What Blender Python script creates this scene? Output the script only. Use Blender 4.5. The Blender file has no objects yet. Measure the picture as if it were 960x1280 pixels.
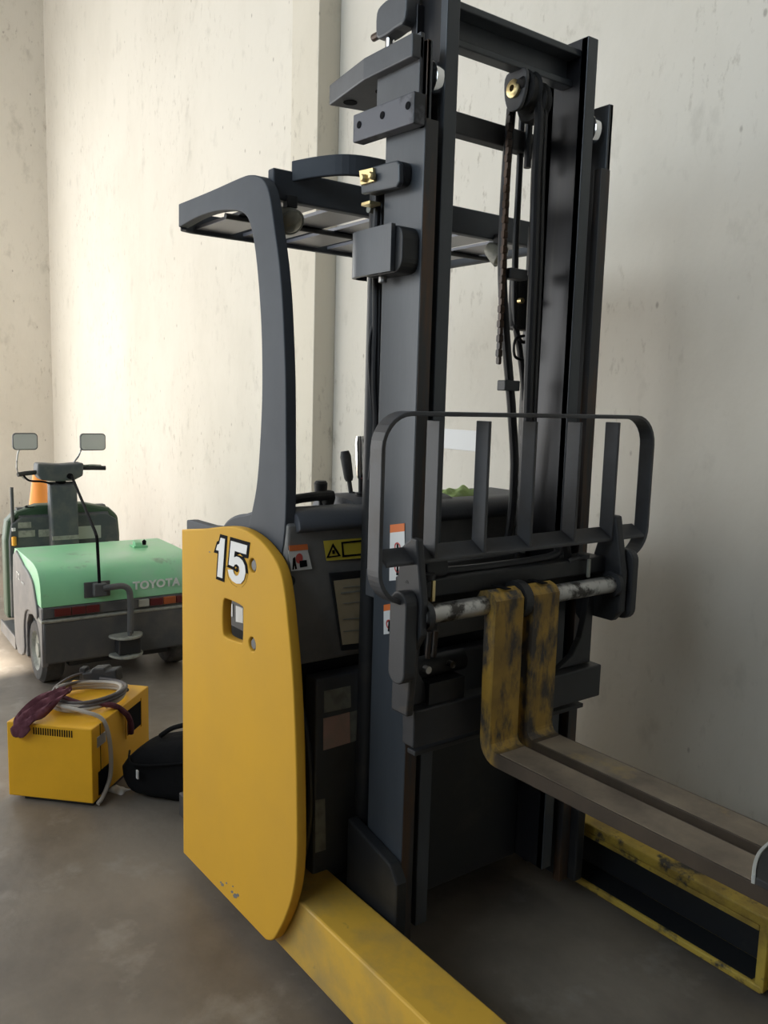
import bpy, bmesh, math, random
from mathutils import Vector, Matrix
random.seed(7)
S = bpy.context.scene
COL = S.collection

# ------------------------------------------------------------------ camera
CAMLOC = Vector((0, 0, 1.5))
FPX = 1048.65
MC = Matrix(((0.59455151, 0.80357346, 0.02789609),
             (-0.12360107, 0.05705866, 0.99069021),
             (0.79450064, -0.59246435, 0.13324685)))      # world offset -> camera axes
cam = bpy.data.cameras.new('camera')
cam.sensor_fit = 'VERTICAL'
cam.sensor_height = 36.0
cam.lens = FPX / 1280 * 36.0
cam.clip_start = 0.02
camo = bpy.data.objects.new('camera', cam)
COL.objects.link(camo)
camo.matrix_world = Matrix.Translation(CAMLOC) @ MC.transposed().to_4x4()
S.camera = camo

# ------------------------------------------------------------------ light
S.view_settings.view_transform = 'Standard'
S.view_settings.look = 'None'
S.view_settings.gamma = 1.0
S.view_settings.exposure = 0.0
S.view_settings.use_curve_mapping = False

W = bpy.data.worlds.new('daylight')
S.world = W
W.use_nodes = True
bg = W.node_tree.nodes['Background']
bg.inputs[0].default_value = (0.80, 0.90, 1.0, 1)
bg.inputs[1].default_value = 1.2

DOOR_X0, DOOR_X1, DOOR_Z, DOOR_Y = -8.6, -4.5, 3.9, -3.2
def area(name, loc, rot, sx, sy, energy, col):
    l = bpy.data.lights.new(name, 'AREA')
    l.shape = 'RECTANGLE'; l.size = sx; l.size_y = sy; l.energy = energy; l.color = col
    o = bpy.data.objects.new(name, l)
    o.location = loc; o.rotation_euler = rot
    COL.objects.link(o)
    return o
# daylight entering by the roller door in the side wall
area('door_daylight', ((DOOR_X0 + DOOR_X1) / 2, DOOR_Y + 0.12, DOOR_Z / 2), (math.radians(90), 0, 0),
     DOOR_X1 - DOOR_X0, DOOR_Z, 138, (1.0, 0.975, 0.93))
# daylight by the tall gateway in the end wall, beside the tow tractor
GATE_Y0, GATE_Y1, GATE_Z, END_X = -2.6, 1.35, 4.2, -9.25
area('gate_daylight', (END_X + 0.12, (GATE_Y0 + GATE_Y1) / 2, GATE_Z / 2), (math.radians(90), 0, math.radians(-90)),
     GATE_Y1 - GATE_Y0, GATE_Z, 150, (1.0, 0.965, 0.90))
# wide window in the same wall, nearer the camera
WIN_X0, WIN_X1, WIN_Z0, WIN_Z1 = -4.0, 0.6, 2.7, 4.7
area('window_daylight', ((WIN_X0 + WIN_X1) / 2, DOOR_Y + 0.12, (WIN_Z0 + WIN_Z1) / 2), (math.radians(90), 0, 0),
     WIN_X1 - WIN_X0, WIN_Z1 - WIN_Z0, 125, (0.76, 0.89, 1.0))
sun = bpy.data.lights.new('sun', 'SUN')
sun.energy = 28.0
sun.angle = math.radians(2.0)
sun.color = (1.0, 0.93, 0.82)
suno = bpy.data.objects.new('sun', sun)
COL.objects.link(suno)
suno.rotation_euler = Vector((-0.03, 1.0, -0.865)).to_track_quat('-Z', 'Y').to_euler()

# ------------------------------------------------------------------ helpers
def on(px, ax, v):
    d = MC.transposed() @ Vector((px[0] - 480, 640 - px[1], -FPX))
    i = 'xyz'.index(ax)
    return CAMLOC + d * ((v - CAMLOC[i]) / d[i])
def xz(px, y):
    p = on(px, 'y', y); return (p.x, p.z)
def yz(px, x):
    p = on(px, 'x', x); return (p.y, p.z)

def smooth(pts, n=5, closed=True):
    out = []; N = len(pts)
    rng = range(N) if closed else range(N - 1)
    for i in rng:
        if closed: a, b, c, d = (Vector(pts[(i + k) % N]) for k in (-1, 0, 1, 2))
        else: a, b, c, d = (Vector(pts[min(max(i + k, 0), N - 1)]) for k in (-1, 0, 1, 2))
        for k in range(n):
            t = k / n
            out.append(tuple(0.5 * ((2 * b) + (c - a) * t + (2 * a - 5 * b + 4 * c - d) * t * t + (3 * b - a - 3 * c + d) * t ** 3)))
    if not closed: out.append(tuple(pts[-1]))
    return out
def rrect(x0, z0, x1, z1, r, n=5):
    out = []
    for cx, cz, a in ((x1 - r, z1 - r, 0), (x0 + r, z1 - r, 90), (x0 + r, z0 + r, 180), (x1 - r, z0 + r, 270)):
        for k in range(n + 1):
            t = math.radians(a + 90 * k / n)
            out.append((cx + r * math.cos(t), cz + r * math.sin(t)))
    return out

class MB:
    def __init__(s): s.v = []; s.f = []
    def add(s, vs, fs):
        o = len(s.v); s.v += [tuple(v) for v in vs]; s.f += [tuple(i + o for i in f) for f in fs]; return s
    def box(s, x0, x1, y0, y1, z0, z1):
        return s.add([(x, y, z) for x in (x0, x1) for y in (y0, y1) for z in (z0, z1)],
                     [(0, 1, 3, 2), (4, 6, 7, 5), (0, 4, 5, 1), (2, 3, 7, 6), (0, 2, 6, 4), (1, 5, 7, 3)])
    def prism(s, pts, ax, a, b):
        n = len(pts)
        def P(p, t): return {'x': (t, p[0], p[1]), 'y': (p[0], t, p[1]), 'z': (p[0], p[1], t)}[ax]
        vs = [P(p, a) for p in pts] + [P(p, b) for p in pts]
        return s.add(vs, [tuple(range(n))[::-1], tuple(range(n, 2 * n))] + [(i, (i + 1) % n, n + (i + 1) % n, n + i) for i in range(n)])
    def tube(s, path, r, n=10, caps=True):
        path = [Vector(p) for p in path]; R = r if isinstance(r, (list, tuple)) else [r] * len(path)
        rings = []; up = None
        for i, p in enumerate(path):
            t = (path[min(i + 1, len(path) - 1)] - path[max(i - 1, 0)]).normalized()
            if up is None: up = t.orthogonal().normalized()
            up = (up - t * up.dot(t))
            up = up.normalized() if up.length > 1e-6 else t.orthogonal().normalized()
            w = t.cross(up)
            rings.append([p + R[i] * (up * math.cos(2 * math.pi * k / n) + w * math.sin(2 * math.pi * k / n)) for k in range(n)])
        vs = [v for rr in rings for v in rr]; fs = []
        for i in range(len(path) - 1):
            for k in range(n):
                fs.append((i * n + k, i * n + (k + 1) % n, (i + 1) * n + (k + 1) % n, (i + 1) * n + k))
        if caps: fs += [tuple(range(n))[::-1], tuple(range((len(path) - 1) * n, len(path) * n))]
        return s.add(vs, fs)
    def cyl(s, a, b, r, n=20): return s.tube([a, b], r, n)
    def lathe(s, c, ax, prof, n=28):            # prof: (radius, offset along axis)
        c = Vector(c); A = Vector({'x': (1, 0, 0), 'y': (0, 1, 0), 'z': (0, 0, 1)}[ax]); U = A.orthogonal().normalized(); V = A.cross(U)
        vs = []; fs = []; m = len(prof)
        for r, h in prof:
            for k in range(n):
                t = 2 * math.pi * k / n
                vs.append(c + A * h + (U * math.cos(t) + V * math.sin(t)) * max(r, 1e-4))
        for i in range(m - 1):
            for k in range(n): fs.append((i * n + k, i * n + (k + 1) % n, (i + 1) * n + (k + 1) % n, (i + 1) * n + k))
        return s.add(vs, fs)
    def strip(s, path, width_vec, thick):       # flat bar swept along a path; width_vec constant, thickness normal to path
        wv = Vector(width_vec); path = [Vector(p) for p in path]; vs = []; n = len(path); fs = []
        for i, p in enumerate(path):
            t = (path[min(i + 1, n - 1)] - path[max(i - 1, 0)]).normalized(); nn = t.cross(wv).normalized() * thick
            vs += [p, p + wv, p + wv + nn, p + nn]
        for i in range(n - 1):
            for k in range(4): fs.append((i * 4 + k, i * 4 + (k + 1) % 4, (i + 1) * 4 + (k + 1) % 4, (i + 1) * 4 + k))
        fs += [(0, 1, 2, 3), ((n - 1) * 4 + 3, (n - 1) * 4 + 2, (n - 1) * 4 + 1, (n - 1) * 4)]
        return s.add(vs, fs)

ORG = Vector((0, 0, 0))
def finish(o, mat, parent, bevel, smoothed, angle=35):
    me = o.data
    bm = bmesh.new(); bm.from_mesh(me); bmesh.ops.recalc_face_normals(bm, faces=bm.faces); bm.to_mesh(me); bm.free()
    if mat is not None:
        me.materials.clear(); me.materials.append(mat)
    if smoothed:
        me.polygons.foreach_set('use_smooth', [True] * len(me.polygons))
        m = o.modifiers.new('edges', 'EDGE_SPLIT'); m.split_angle = math.radians(angle)
    if bevel:
        m = o.modifiers.new('bevel', 'BEVEL'); m.width = bevel; m.segments = 2; m.limit_method = 'ANGLE'; m.angle_limit = math.radians(40)
        if smoothed: o.modifiers.move(1, 0)
    COL.objects.link(o)
    if parent is not None: o.parent = parent
    return o
def obj(name, mb, mat, parent=None, bevel=0.002, sm=False, label=None, kind=None, angle=35):
    me = bpy.data.meshes.new(name)
    me.from_pydata([Vector(v) - ORG for v in mb.v], [], mb.f); me.update()
    o = bpy.data.objects.new(name, me)
    finish(o, mat, parent, bevel, sm, angle)
    if label: o['label'] = label
    if kind: o['kind'] = kind
    return o
def empty(name, loc, rz=0.0):
    o = bpy.data.objects.new(name, None); o.empty_display_size = 0.1
    o.location = loc; o.rotation_euler = (0, 0, rz); COL.objects.link(o); return o
def tag(o, label, cat, group=None):
    o['label'] = label; o['category'] = cat
    if group: o['group'] = group
    return o
def struct(name, mb, mat, bevel=0, parent=None):
    o = obj(name, mb, mat, parent, bevel)
    if parent is None: o['kind'] = 'structure'
    return o
def text_mesh(name, body, size, mat, parent, mw, offset=0.0, shear=0.0, extrude=0.0006, space=1.0):
    cu = bpy.data.curves.new(name, 'FONT'); cu.body = body; cu.size = size; cu.offset = offset; cu.shear = shear
    cu.extrude = extrude; cu.space_character = space; cu.resolution_u = 6
    t = bpy.data.objects.new('tmp', cu); COL.objects.link(t)
    dg = bpy.context.evaluated_depsgraph_get(); dg.update()
    me = bpy.data.meshes.new_from_object(t.evaluated_get(dg)); bpy.data.objects.remove(t); bpy.data.curves.remove(cu)
    me.transform(mw); me.transform(Matrix.Translation(-ORG))
    o = bpy.data.objects.new(name, me); me.materials.clear(); me.materials.append(mat)
    COL.objects.link(o); o.parent = parent
    return o
def flat_with_holes(name, outer, holes, y0, y1, mat, parent, bevel=0.003):
    """plate in the xz plane between y0 and y1 with holes"""
    cu = bpy.data.curves.new(name, 'CURVE'); cu.dimensions = '2D'; cu.fill_mode = 'BOTH'; cu.extrude = (y1 - y0) / 2 - bevel; cu.bevel_depth = bevel; cu.bevel_resolution = 2; cu.offset = -bevel
    for loop in [outer] + holes:
        sp = cu.splines.new('POLY'); sp.points.add(len(loop) - 1)
        for p, q in zip(sp.points, loop): p.co = (q[0], q[1], 0, 1)
        sp.use_cyclic_u = True
    t = bpy.data.objects.new('tmp', cu); COL.objects.link(t)
    dg = bpy.context.evaluated_depsgraph_get(); dg.update()
    me = bpy.data.meshes.new_from_object(t.evaluated_get(dg)); bpy.data.objects.remove(t); bpy.data.curves.remove(cu)
    me.transform(Matrix(((1, 0, 0, 0), (0, 0, -1, (y0 + y1) / 2), (0, 1, 0, 0), (0, 0, 0, 1)))); me.transform(Matrix.Translation(-ORG))
    o = bpy.data.objects.new(name, me); me.materials.clear(); me.materials.append(mat)
    COL.objects.link(o); o.parent = parent
    return o

# ------------------------------------------------------------------ materials
def mat(name, col, rough=0.5, metal=0.0, col2=None, scale=6.0, amt=1.0, lo=0.45, hi=0.65, bump=0.0, bscale=60.0, spec=0.5, stretch=(1, 1, 1), coat=0.0, col3=None, scale3=1.5, lo3=0.5, hi3=0.8):
    m = bpy.data.materials.new(name); m.use_nodes = True
    nt = m.node_tree; N = nt.nodes; L = nt.links; b = N['Principled BSDF']
    b.inputs['Base Color'].default_value = (*col, 1); b.inputs['Roughness'].default_value = rough; b.inputs['Metallic'].default_value = metal
    b.inputs['Specular IOR Level'].default_value = spec; b.inputs['Coat Weight'].default_value = coat
    if col2 is not None or bump:
        tc = N.new('ShaderNodeTexCoord'); mp = N.new('ShaderNodeMapping'); mp.inputs['Scale'].default_value = stretch
        L.new(tc.outputs['Object'], mp.inputs['Vector'])
    cur = None
    def layer(cur, c, sc, lo, hi, amt):
        no = N.new('ShaderNodeTexNoise'); no.inputs['Scale'].default_value = sc; no.inputs['Detail'].default_value = 8; no.inputs['Roughness'].default_value = 0.62
        L.new(mp.outputs[0], no.inputs['Vector'])
        mr = N.new('ShaderNodeMapRange'); mr.inputs[1].default_value = lo; mr.inputs[2].default_value = hi; mr.inputs[3].default_value = 0; mr.inputs[4].default_value = amt
        L.new(no.outputs[0], mr.inputs[0])
        mx = N.new('ShaderNodeMix'); mx.data_type = 'RGBA'
        L.new(mr.outputs[0], mx.inputs[0])
        if cur is None: mx.inputs[6].default_value = (*col, 1)
        else: L.new(cur, mx.inputs[6])
        mx.inputs[7].default_value = (*c, 1)
        return mx.outputs[2]
    if col2 is not None:
        cur = layer(None, col2, scale, lo, hi, amt)
        if col3 is not None: cur = layer(cur, col3, scale3, lo3, hi3, 1.0)
        L.new(cur, b.inputs['Base Color'])
    if bump:
        no = N.new('ShaderNodeTexNoise'); no.inputs['Scale'].default_value = bscale; no.inputs['Detail'].default_value = 6
        L.new(mp.outputs[0], no.inputs['Vector'])
        bp = N.new('ShaderNodeBump'); bp.inputs['Strength'].default_value = bump; bp.inputs['Distance'].default_value = 0.01
        L.new(no.outputs[0], bp.inputs['Height']); L.new(bp.outputs[0], b.inputs['Normal'])
    return m

def wall_material(name, base, second):
    m = mat(name, base, rough=0.9, col2=second, scale=1.1, lo=0.42, hi=0.72, bump=0.25, bscale=18, spec=0.2, stretch=(1, 1, 0.6), col3=tuple(c * 0.84 for c in second), scale3=6.0, lo3=0.58, hi3=0.78)
    nt = m.node_tree; N = nt.nodes; L = nt.links; b = N['Principled BSDF']
    src = b.inputs['Base Color'].links[0].from_socket
    tc = N.new('ShaderNodeTexCoord'); mp = N.new('ShaderNodeMapping'); mp.inputs['Scale'].default_value = (9, 9, 5); L.new(tc.outputs['Object'], mp.inputs[0])
    vo = N.new('ShaderNodeTexVoronoi'); vo.inputs['Scale'].default_value = 1.0; L.new(mp.outputs[0], vo.inputs['Vector'])
    lt = N.new('ShaderNodeMapRange'); lt.inputs[1].default_value = 0.035; lt.inputs[2].default_value = 0.075; lt.inputs[3].default_value = 0.5; lt.inputs[4].default_value = 0.0; L.new(vo.outputs['Distance'], lt.inputs[0])
    mx = N.new('ShaderNodeMix'); mx.data_type = 'RGBA'; L.new(lt.outputs[0], mx.inputs[0]); L.new(src, mx.inputs[6]); mx.inputs[7].default_value = (0.20, 0.16, 0.12, 1)
    src = mx.outputs[2]
    # clustered vertical scuffs
    m2 = N.new('ShaderNodeMapping'); m2.inputs['Scale'].default_value = (26, 26, 10); L.new(tc.outputs['Object'], m2.inputs[0])
    n2 = N.new('ShaderNodeTexNoise'); n2.inputs['Scale'].default_value = 1.0; n2.inputs['Detail'].default_value = 4; n2.inputs['Roughness'].default_value = 0.7; L.new(m2.outputs[0], n2.inputs['Vector'])
    n3 = N.new('ShaderNodeTexNoise'); n3.inputs['Scale'].default_value = 1.3; n3.inputs['Detail'].default_value = 3; L.new(tc.outputs['Object'], n3.inputs['Vector'])
    r2 = N.new('ShaderNodeMapRange'); r2.inputs[1].default_value = 0.57; r2.inputs[2].default_value = 0.68; r2.inputs[4].default_value = 0.48; L.new(n2.outputs[0], r2.inputs[0])
    r3 = N.new('ShaderNodeMapRange'); r3.inputs[1].default_value = 0.42; r3.inputs[2].default_value = 0.66; L.new(n3.outputs[0], r3.inputs[0])
    mu = N.new('ShaderNodeMath'); mu.operation = 'MULTIPLY'; L.new(r2.outputs[0], mu.inputs[0]); L.new(r3.outputs[0], mu.inputs[1])
    my = N.new('ShaderNodeMix'); my.data_type = 'RGBA'; L.new(mu.outputs[0], my.inputs[0]); L.new(src, my.inputs[6]); my.inputs[7].default_value = (0.30, 0.25, 0.19, 1)
    L.new(my.outputs[2], b.inputs['Base Color'])
    return m

M = {}
M['wall'] = wall_material('plaster', (0.74, 0.695, 0.61), (0.65, 0.605, 0.52))
M['wall_plain'] = mat('plaster_plain', (0.38, 0.38, 0.38), 0.9)
M['pilaster'] = wall_material('pilaster_paint', (0.70, 0.645, 0.54), (0.63, 0.575, 0.47))
M['floor'] = mat('concrete', (0.24, 0.205, 0.165), 0.40, col2=(0.13, 0.11, 0.092), scale=1.6, lo=0.42, hi=0.68, bump=0.12, bscale=25, spec=0.4, col3=(0.31, 0.28, 0.24), scale3=5.0, lo3=0.56, hi3=0.75)
M['ceil'] = mat('ceiling_sheet', (0.20, 0.20, 0.20), 0.8)
M['bulk'] = mat('bulkhead_plastic', (0.22, 0.215, 0.205), 0.6, col2=(0.17, 0.165, 0.16), scale=5, bump=0.05, bscale=120)
M['char'] = mat('charcoal_paint', (0.10, 0.102, 0.108), 0.5, col2=(0.07, 0.071, 0.075), scale=4, lo=0.4, hi=0.7, bump=0.04, bscale=90)
M['guard'] = mat('guard_paint', (0.075, 0.083, 0.096), 0.6, col2=(0.055, 0.06, 0.07), scale=3, lo=0.4, hi=0.75, spec=0.25)
M['black'] = mat('black_paint', (0.018, 0.019, 0.021), 0.5, col2=(0.035, 0.033, 0.03), scale=8, lo=0.5, hi=0.7)
M['mast'] = mat('mast_paint', (0.068, 0.077, 0.088), 0.36, col2=(0.048, 0.054, 0.062), scale=2.5, lo=0.35, hi=0.7, stretch=(3, 3, 0.6), bump=0.03, bscale=60)
M['rail'] = mat('rail_steel', (0.055, 0.054, 0.055), 0.42, 0.35, col2=(0.11, 0.065, 0.04), scale=5, lo=0.45, hi=0.62, stretch=(4, 4, 0.5))
M['inner_rail'] = mat('inner_rail_paint', (0.022, 0.022, 0.025), 0.32, 0.2, col2=(0.05, 0.045, 0.042), scale=5, lo=0.5, hi=0.7, stretch=(4, 4, .4))
M['yellow'] = mat('yellow_paint', (0.76, 0.415, 0.042), 0.62, col2=(0.68, 0.375, 0.05), scale=2.0, lo=0.35, hi=0.7, spec=0.12, col3=(0.50, 0.33, 0.10), scale3=13, lo3=0.72, hi3=0.85)
M['yellow_worn'] = mat('worn_yellow', (0.60, 0.37, 0.06), 0.55, col2=(0.10, 0.085, 0.07), scale=9, lo=0.47, hi=0.62, bump=0.1, bscale=40, stretch=(2, 2, 0.8))
M['leg_yellow'] = mat('outrigger_yellow', (0.78, 0.46, 0.06), 0.45, col2=(0.48, 0.32, 0.10), scale=5, lo=0.44, hi=0.7, col3=(0.13, 0.10, 0.07), scale3=14, lo3=0.66, hi3=0.78)
M['leg_far'] = mat('outrigger_chipped', (0.62, 0.43, 0.07), 0.5, col2=(0.36, 0.24, 0.05), scale=6, lo=0.45, hi=0.6, col3=(0.06, 0.05, 0.04), scale3=11, lo3=0.54, hi3=0.62)
M['fork_top'] = mat('fork_blade', (0.25, 0.195, 0.135), 0.6, col2=(0.12, 0.09, 0.065), scale=5, lo=0.45, hi=0.68, col3=(0.36, 0.25, 0.09), scale3=4, lo3=0.62, hi3=0.74)
def fork_material():
    m = mat('fork_paint_and_steel', (0.50, 0.30, 0.05), 0.6, col2=(0.07, 0.06, 0.05), scale=9, lo=0.46, hi=0.60, bump=0.1, bscale=40, stretch=(2, 2, 0.8))
    nt = m.node_tree; N = nt.nodes; L = nt.links; b = N['Principled BSDF']; src = b.inputs['Base Color'].links[0].from_socket
    tc = N.new('ShaderNodeTexCoord'); sx = N.new('ShaderNodeSeparateXYZ'); L.new(tc.outputs['Object'], sx.inputs[0])
    no = N.new('ShaderNodeTexNoise'); no.inputs['Scale'].default_value = 9; no.inputs['Detail'].default_value = 6; L.new(tc.outputs['Object'], no.inputs['Vector'])
    ad = N.new('ShaderNodeMath'); ad.operation = 'MULTIPLY_ADD'; L.new(no.outputs[0], ad.inputs[0]); ad.inputs[1].default_value = 0.08; L.new(sx.outputs[0], ad.inputs[2])
    mr = N.new('ShaderNodeMapRange'); mr.inputs[1].default_value = 0.475; mr.inputs[2].default_value = 0.515; L.new(ad.outputs[0], mr.inputs[0])
    cr = N.new('ShaderNodeMix'); cr.data_type = 'RGBA'; L.new(no.outputs[0], cr.inputs[0]); cr.inputs[6].default_value = (0.02, 0.014, 0.009, 1); cr.inputs[7].default_value = (0.085, 0.058, 0.036, 1)
    mx = N.new('ShaderNodeMix'); mx.data_type = 'RGBA'; L.new(mr.outputs[0], mx.inputs[0]); L.new(src, mx.inputs[6]); L.new(cr.outputs[2], mx.inputs[7]); L.new(mx.outputs[2], b.inputs['Base Color'])
    return m
M['fork'] = fork_material()
M['carr'] = mat('carriage_paint', (0.042, 0.043, 0.046), 0.5, col2=(0.028, 0.028, 0.03), scale=6, lo=0.4, hi=0.7, col3=(0.07, 0.055, 0.04), scale3=11, lo3=0.62, hi3=0.75)
M['fence'] = mat('fence_paint', (0.072, 0.074, 0.08), 0.48, col2=(0.055, 0.05, 0.048), scale=7, lo=0.45, hi=0.7)
M['slat'] = mat('slat_bounce_lit', (0.20, 0.20, 0.225), 0.32)  # floor bounce put into the colour: paler than the guard paint
M['steel'] = mat('worn_steel', (0.55, 0.54, 0.52), 0.38, 0.75, col2=(0.07, 0.065, 0.06), scale=16, lo=0.5, hi=0.6)
M['chrome'] = mat('chrome', (0.82, 0.82, 0.82), 0.12, 1.0)
M['zinc'] = mat('yellow_zinc', (0.75, 0.60, 0.30), 0.3, 0.9)
M['bare'] = mat('scuffed_block', (0.11, 0.11, 0.125), 0.5, col2=(0.035, 0.035, 0.04), scale=10, lo=0.5, hi=0.58)
M['rubber'] = mat('rubber', (0.02, 0.02, 0.021), 0.65, col2=(0.045, 0.042, 0.038), scale=12)
M['tyre'] = mat('dusty_tyre', (0.05, 0.048, 0.045), 0.8, col2=(0.11, 0.10, 0.09), scale=9)
M['hose'] = mat('hose_rubber', (0.014, 0.014, 0.016), 0.4)
M['glass'] = mat('lamp_lens', (0.36, 0.34, 0.27), 0.12, 0.3)
M['white'] = mat('white_sticker', (0.80, 0.79, 0.76), 0.5)
M['orange'] = mat('orange_sticker', (0.80, 0.20, 0.05), 0.5)
M['red'] = mat('red_ink', (0.60, 0.10, 0.08), 0.5)
M['ink'] = mat('black_ink', (0.008, 0.008, 0.009), 0.85, spec=0.1)
M['ystick'] = mat('yellow_sticker', (0.76, 0.62, 0.07), 0.5)
M['paper'] = mat('old_paper', (0.50, 0.42, 0.28), 0.35, col2=(0.42, 0.34, 0.21), scale=9, coat=0.4)
M['greylabel'] = mat('grey_label', (0.33, 0.33, 0.28), 0.5, col2=(0.22, 0.22, 0.19), scale=30)
M['pinklabel'] = mat('pink_label', (0.66, 0.44, 0.38), 0.5, col2=(0.56, 0.42, 0.36), scale=20)
M['console'] = mat('console_plastic', (0.075, 0.08, 0.092), 0.55, bump=0.1, bscale=150)
M['greencloth'] = mat('green_cloth', (0.38, 0.50, 0.17), 0.9, col2=(0.50, 0.62, 0.30), scale=25, bump=0.5, bscale=60)
M['green'] = mat('green_hood', (0.28, 0.66, 0.36), 0.38, col2=(0.36, 0.64, 0.42), scale=3, col3=(0.22, 0.29, 0.19), scale3=7, lo3=0.62, hi3=0.76)
M['dkgreen'] = mat('dark_green', (0.035, 0.075, 0.038), 0.5, col2=(0.05, 0.08, 0.045), scale=6)
M['tgrey'] = mat('tractor_grey', (0.085, 0.088, 0.09), 0.55, col2=(0.15, 0.14, 0.125), scale=5, lo=0.45, hi=0.75)
M['tpanel'] = mat('tractor_side', (0.13, 0.125, 0.125), 0.5, col2=(0.24, 0.22, 0.20), scale=4, lo=0.45, hi=0.75)
M['tdash'] = mat('tractor_dash', (0.07, 0.08, 0.085), 0.6, col2=(0.12, 0.12, 0.11), scale=8)
M['tlight'] = mat('tail_red', (0.12, 0.018, 0.018), 0.3)
M['tamber'] = mat('tail_amber', (0.40, 0.10, 0.03), 0.3)
M['tclear'] = mat('tail_clear', (0.45, 0.45, 0.40), 0.25)
M['amber'] = mat('turn_amber', (0.90, 0.42, 0.04), 0.3)
M['mirror'] = mat('mirror_glass', (0.72, 0.72, 0.68), 0.15, 0.25)
M['tletters'] = mat('tractor_letters', (0.78, 0.82, 0.76), 0.5)
M['charger'] = mat('charger_yellow', (0.88, 0.46, 0.02), 0.45, col2=(0.78, 0.41, 0.02), scale=4, lo=0.45, hi=0.75, spec=0.4)
M['cable'] = mat('grey_cable', (0.42, 0.38, 0.33), 0.5)
M['cable_dark'] = mat('dark_cable', (0.10, 0.085, 0.08), 0.5)
M['maroon'] = mat('maroon_cloth', (0.085, 0.018, 0.03), 0.9, col2=(0.17, 0.055, 0.075), scale=14, bump=0.6, bscale=40)
M['bag'] = mat('black_fabric', (0.008, 0.008, 0.0085), 0.9, spec=0.15, bump=0.4, bscale=40)
M['cone'] = mat('cone_orange', (0.90, 0.32, 0.05), 0.5)
M['pale'] = mat('pale_edge', (0.50, 0.50, 0.47), 0.5)
M['patch'] = mat('white_patch', (0.80, 0.80, 0.79), 0.7)

# ------------------------------------------------------------------ room
WY = 2.5; EX = -9.25; HZ = 7.0; FX = 7.0
struct('floor', MB().box(EX - .3, FX + .3, DOOR_Y - .3, WY + .3, -0.1, 0), M['floor'])
struct('ceiling', MB().box(EX - .3, FX + .3, DOOR_Y - .3, WY + .3, HZ, HZ + .15), M['ceil'])
struct('wall_right', MB().box(EX, FX, WY, WY + .25, 0, HZ), M['wall'])
struct('wall_back', MB().box(EX - .25, EX, GATE_Y1, WY + .25, 0, HZ).box(EX - .25, EX, DOOR_Y, GATE_Y0, 0, HZ).box(EX - .25, EX, GATE_Y0, GATE_Y1, GATE_Z, HZ), M['wall'])
struct('wall_front', MB().box(FX, FX + .25, DOOR_Y, WY + .25, 0, HZ), M['wall_plain'])
wl = MB().box(EX, DOOR_X0, DOOR_Y - .25, DOOR_Y, 0, HZ).box(DOOR_X1, WIN_X0, DOOR_Y - .25, DOOR_Y, 0, HZ).box(WIN_X0, FX, DOOR_Y - .25, DOOR_Y, 0, WIN_Z0).box(WIN_X0, FX, DOOR_Y - .25, DOOR_Y, WIN_Z1, HZ).box(WIN_X1, FX, DOOR_Y - .25, DOOR_Y, WIN_Z0, WIN_Z1).box(DOOR_X0, DOOR_X1, DOOR_Y - .25, DOOR_Y, DOOR_Z, HZ)
struct('wall_left', wl, M['wall_plain'])
struct('trim_1', MB().box(-4.104, -3.836, 2.369, WY, 0, HZ), M['pilaster'], bevel=0.004)
struct('sun_block_slab', MB().box(DOOR_X1 + .3, WIN_X1 + 3.5, DOOR_Y - 5.5, DOOR_Y - .25, 4.8, 4.9), M['ceil'])          # unseen slab, added outside to keep the sun out of the window
# white paint patch on the wall behind the truck
tag(obj('wall_notice', MB().box(-3.0, -2.64, WY - .004, WY, 1.285, 1.375), M['patch']), 'blank white strip of board on the wall behind the mast', 'sign')

# ------------------------------------------------------------------ reach truck
ORG = Vector((-1.8, 1.55, 0.0))
T = empty('reach_truck', ORG)
tag(T, 'large yellow and charcoal reach forklift with tall mast, numbered 15', 'forklift')
PY = 1.005                                                  # outer face of the yellow side panel
out = [(227, 662), (255, 661), (282, 658), (302, 661), (322, 673), (339, 692), (350, 713), (356, 742), (361, 790), (366, 850), (369.5, 930),
       (371, 1010), (371, 1070), (367, 1112), (357, 1146), (345, 1170), (339, 1176), (332, 1175), (229, 1066)]
op = [xz(p, PY) for p in out]
body = [op[0]] + smooth(op[1:18], 5, False) + [op[18]]
hole = smooth([xz(p, PY) for p in [(279, 752), (286, 750), (302, 758), (303.5, 766), (303, 800), (299, 803), (283, 797), (278.5, 788)]], 4)
def disc(px, y, r, n=16):
    c = xz(px, y); return [(c[0] + r * math.cos(2 * math.pi * k / n), c[1] + r * math.sin(2 * math.pi * k / n)) for k in range(n)]
panel = flat_with_holes('side_panel', body, [hole, disc((315.5, 707), PY, .019), disc((315, 805.5), PY, .019)], PY, PY + .028, M['yellow'], T, 0.004)
panel['label'] = 'yellow steel side panel with white 15'
for p in ((315.5, 707), (315, 805.5)):
    c = xz(p, PY)
    b = MB().lathe((c[0], PY + .010, c[1]), 'y', [(0, -.006), (.012, -.006), (.018, 0), (.018, .01), (0, .01)], 18)
    obj('bolt', b, M['bulk'], panel, 0, True)
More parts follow.
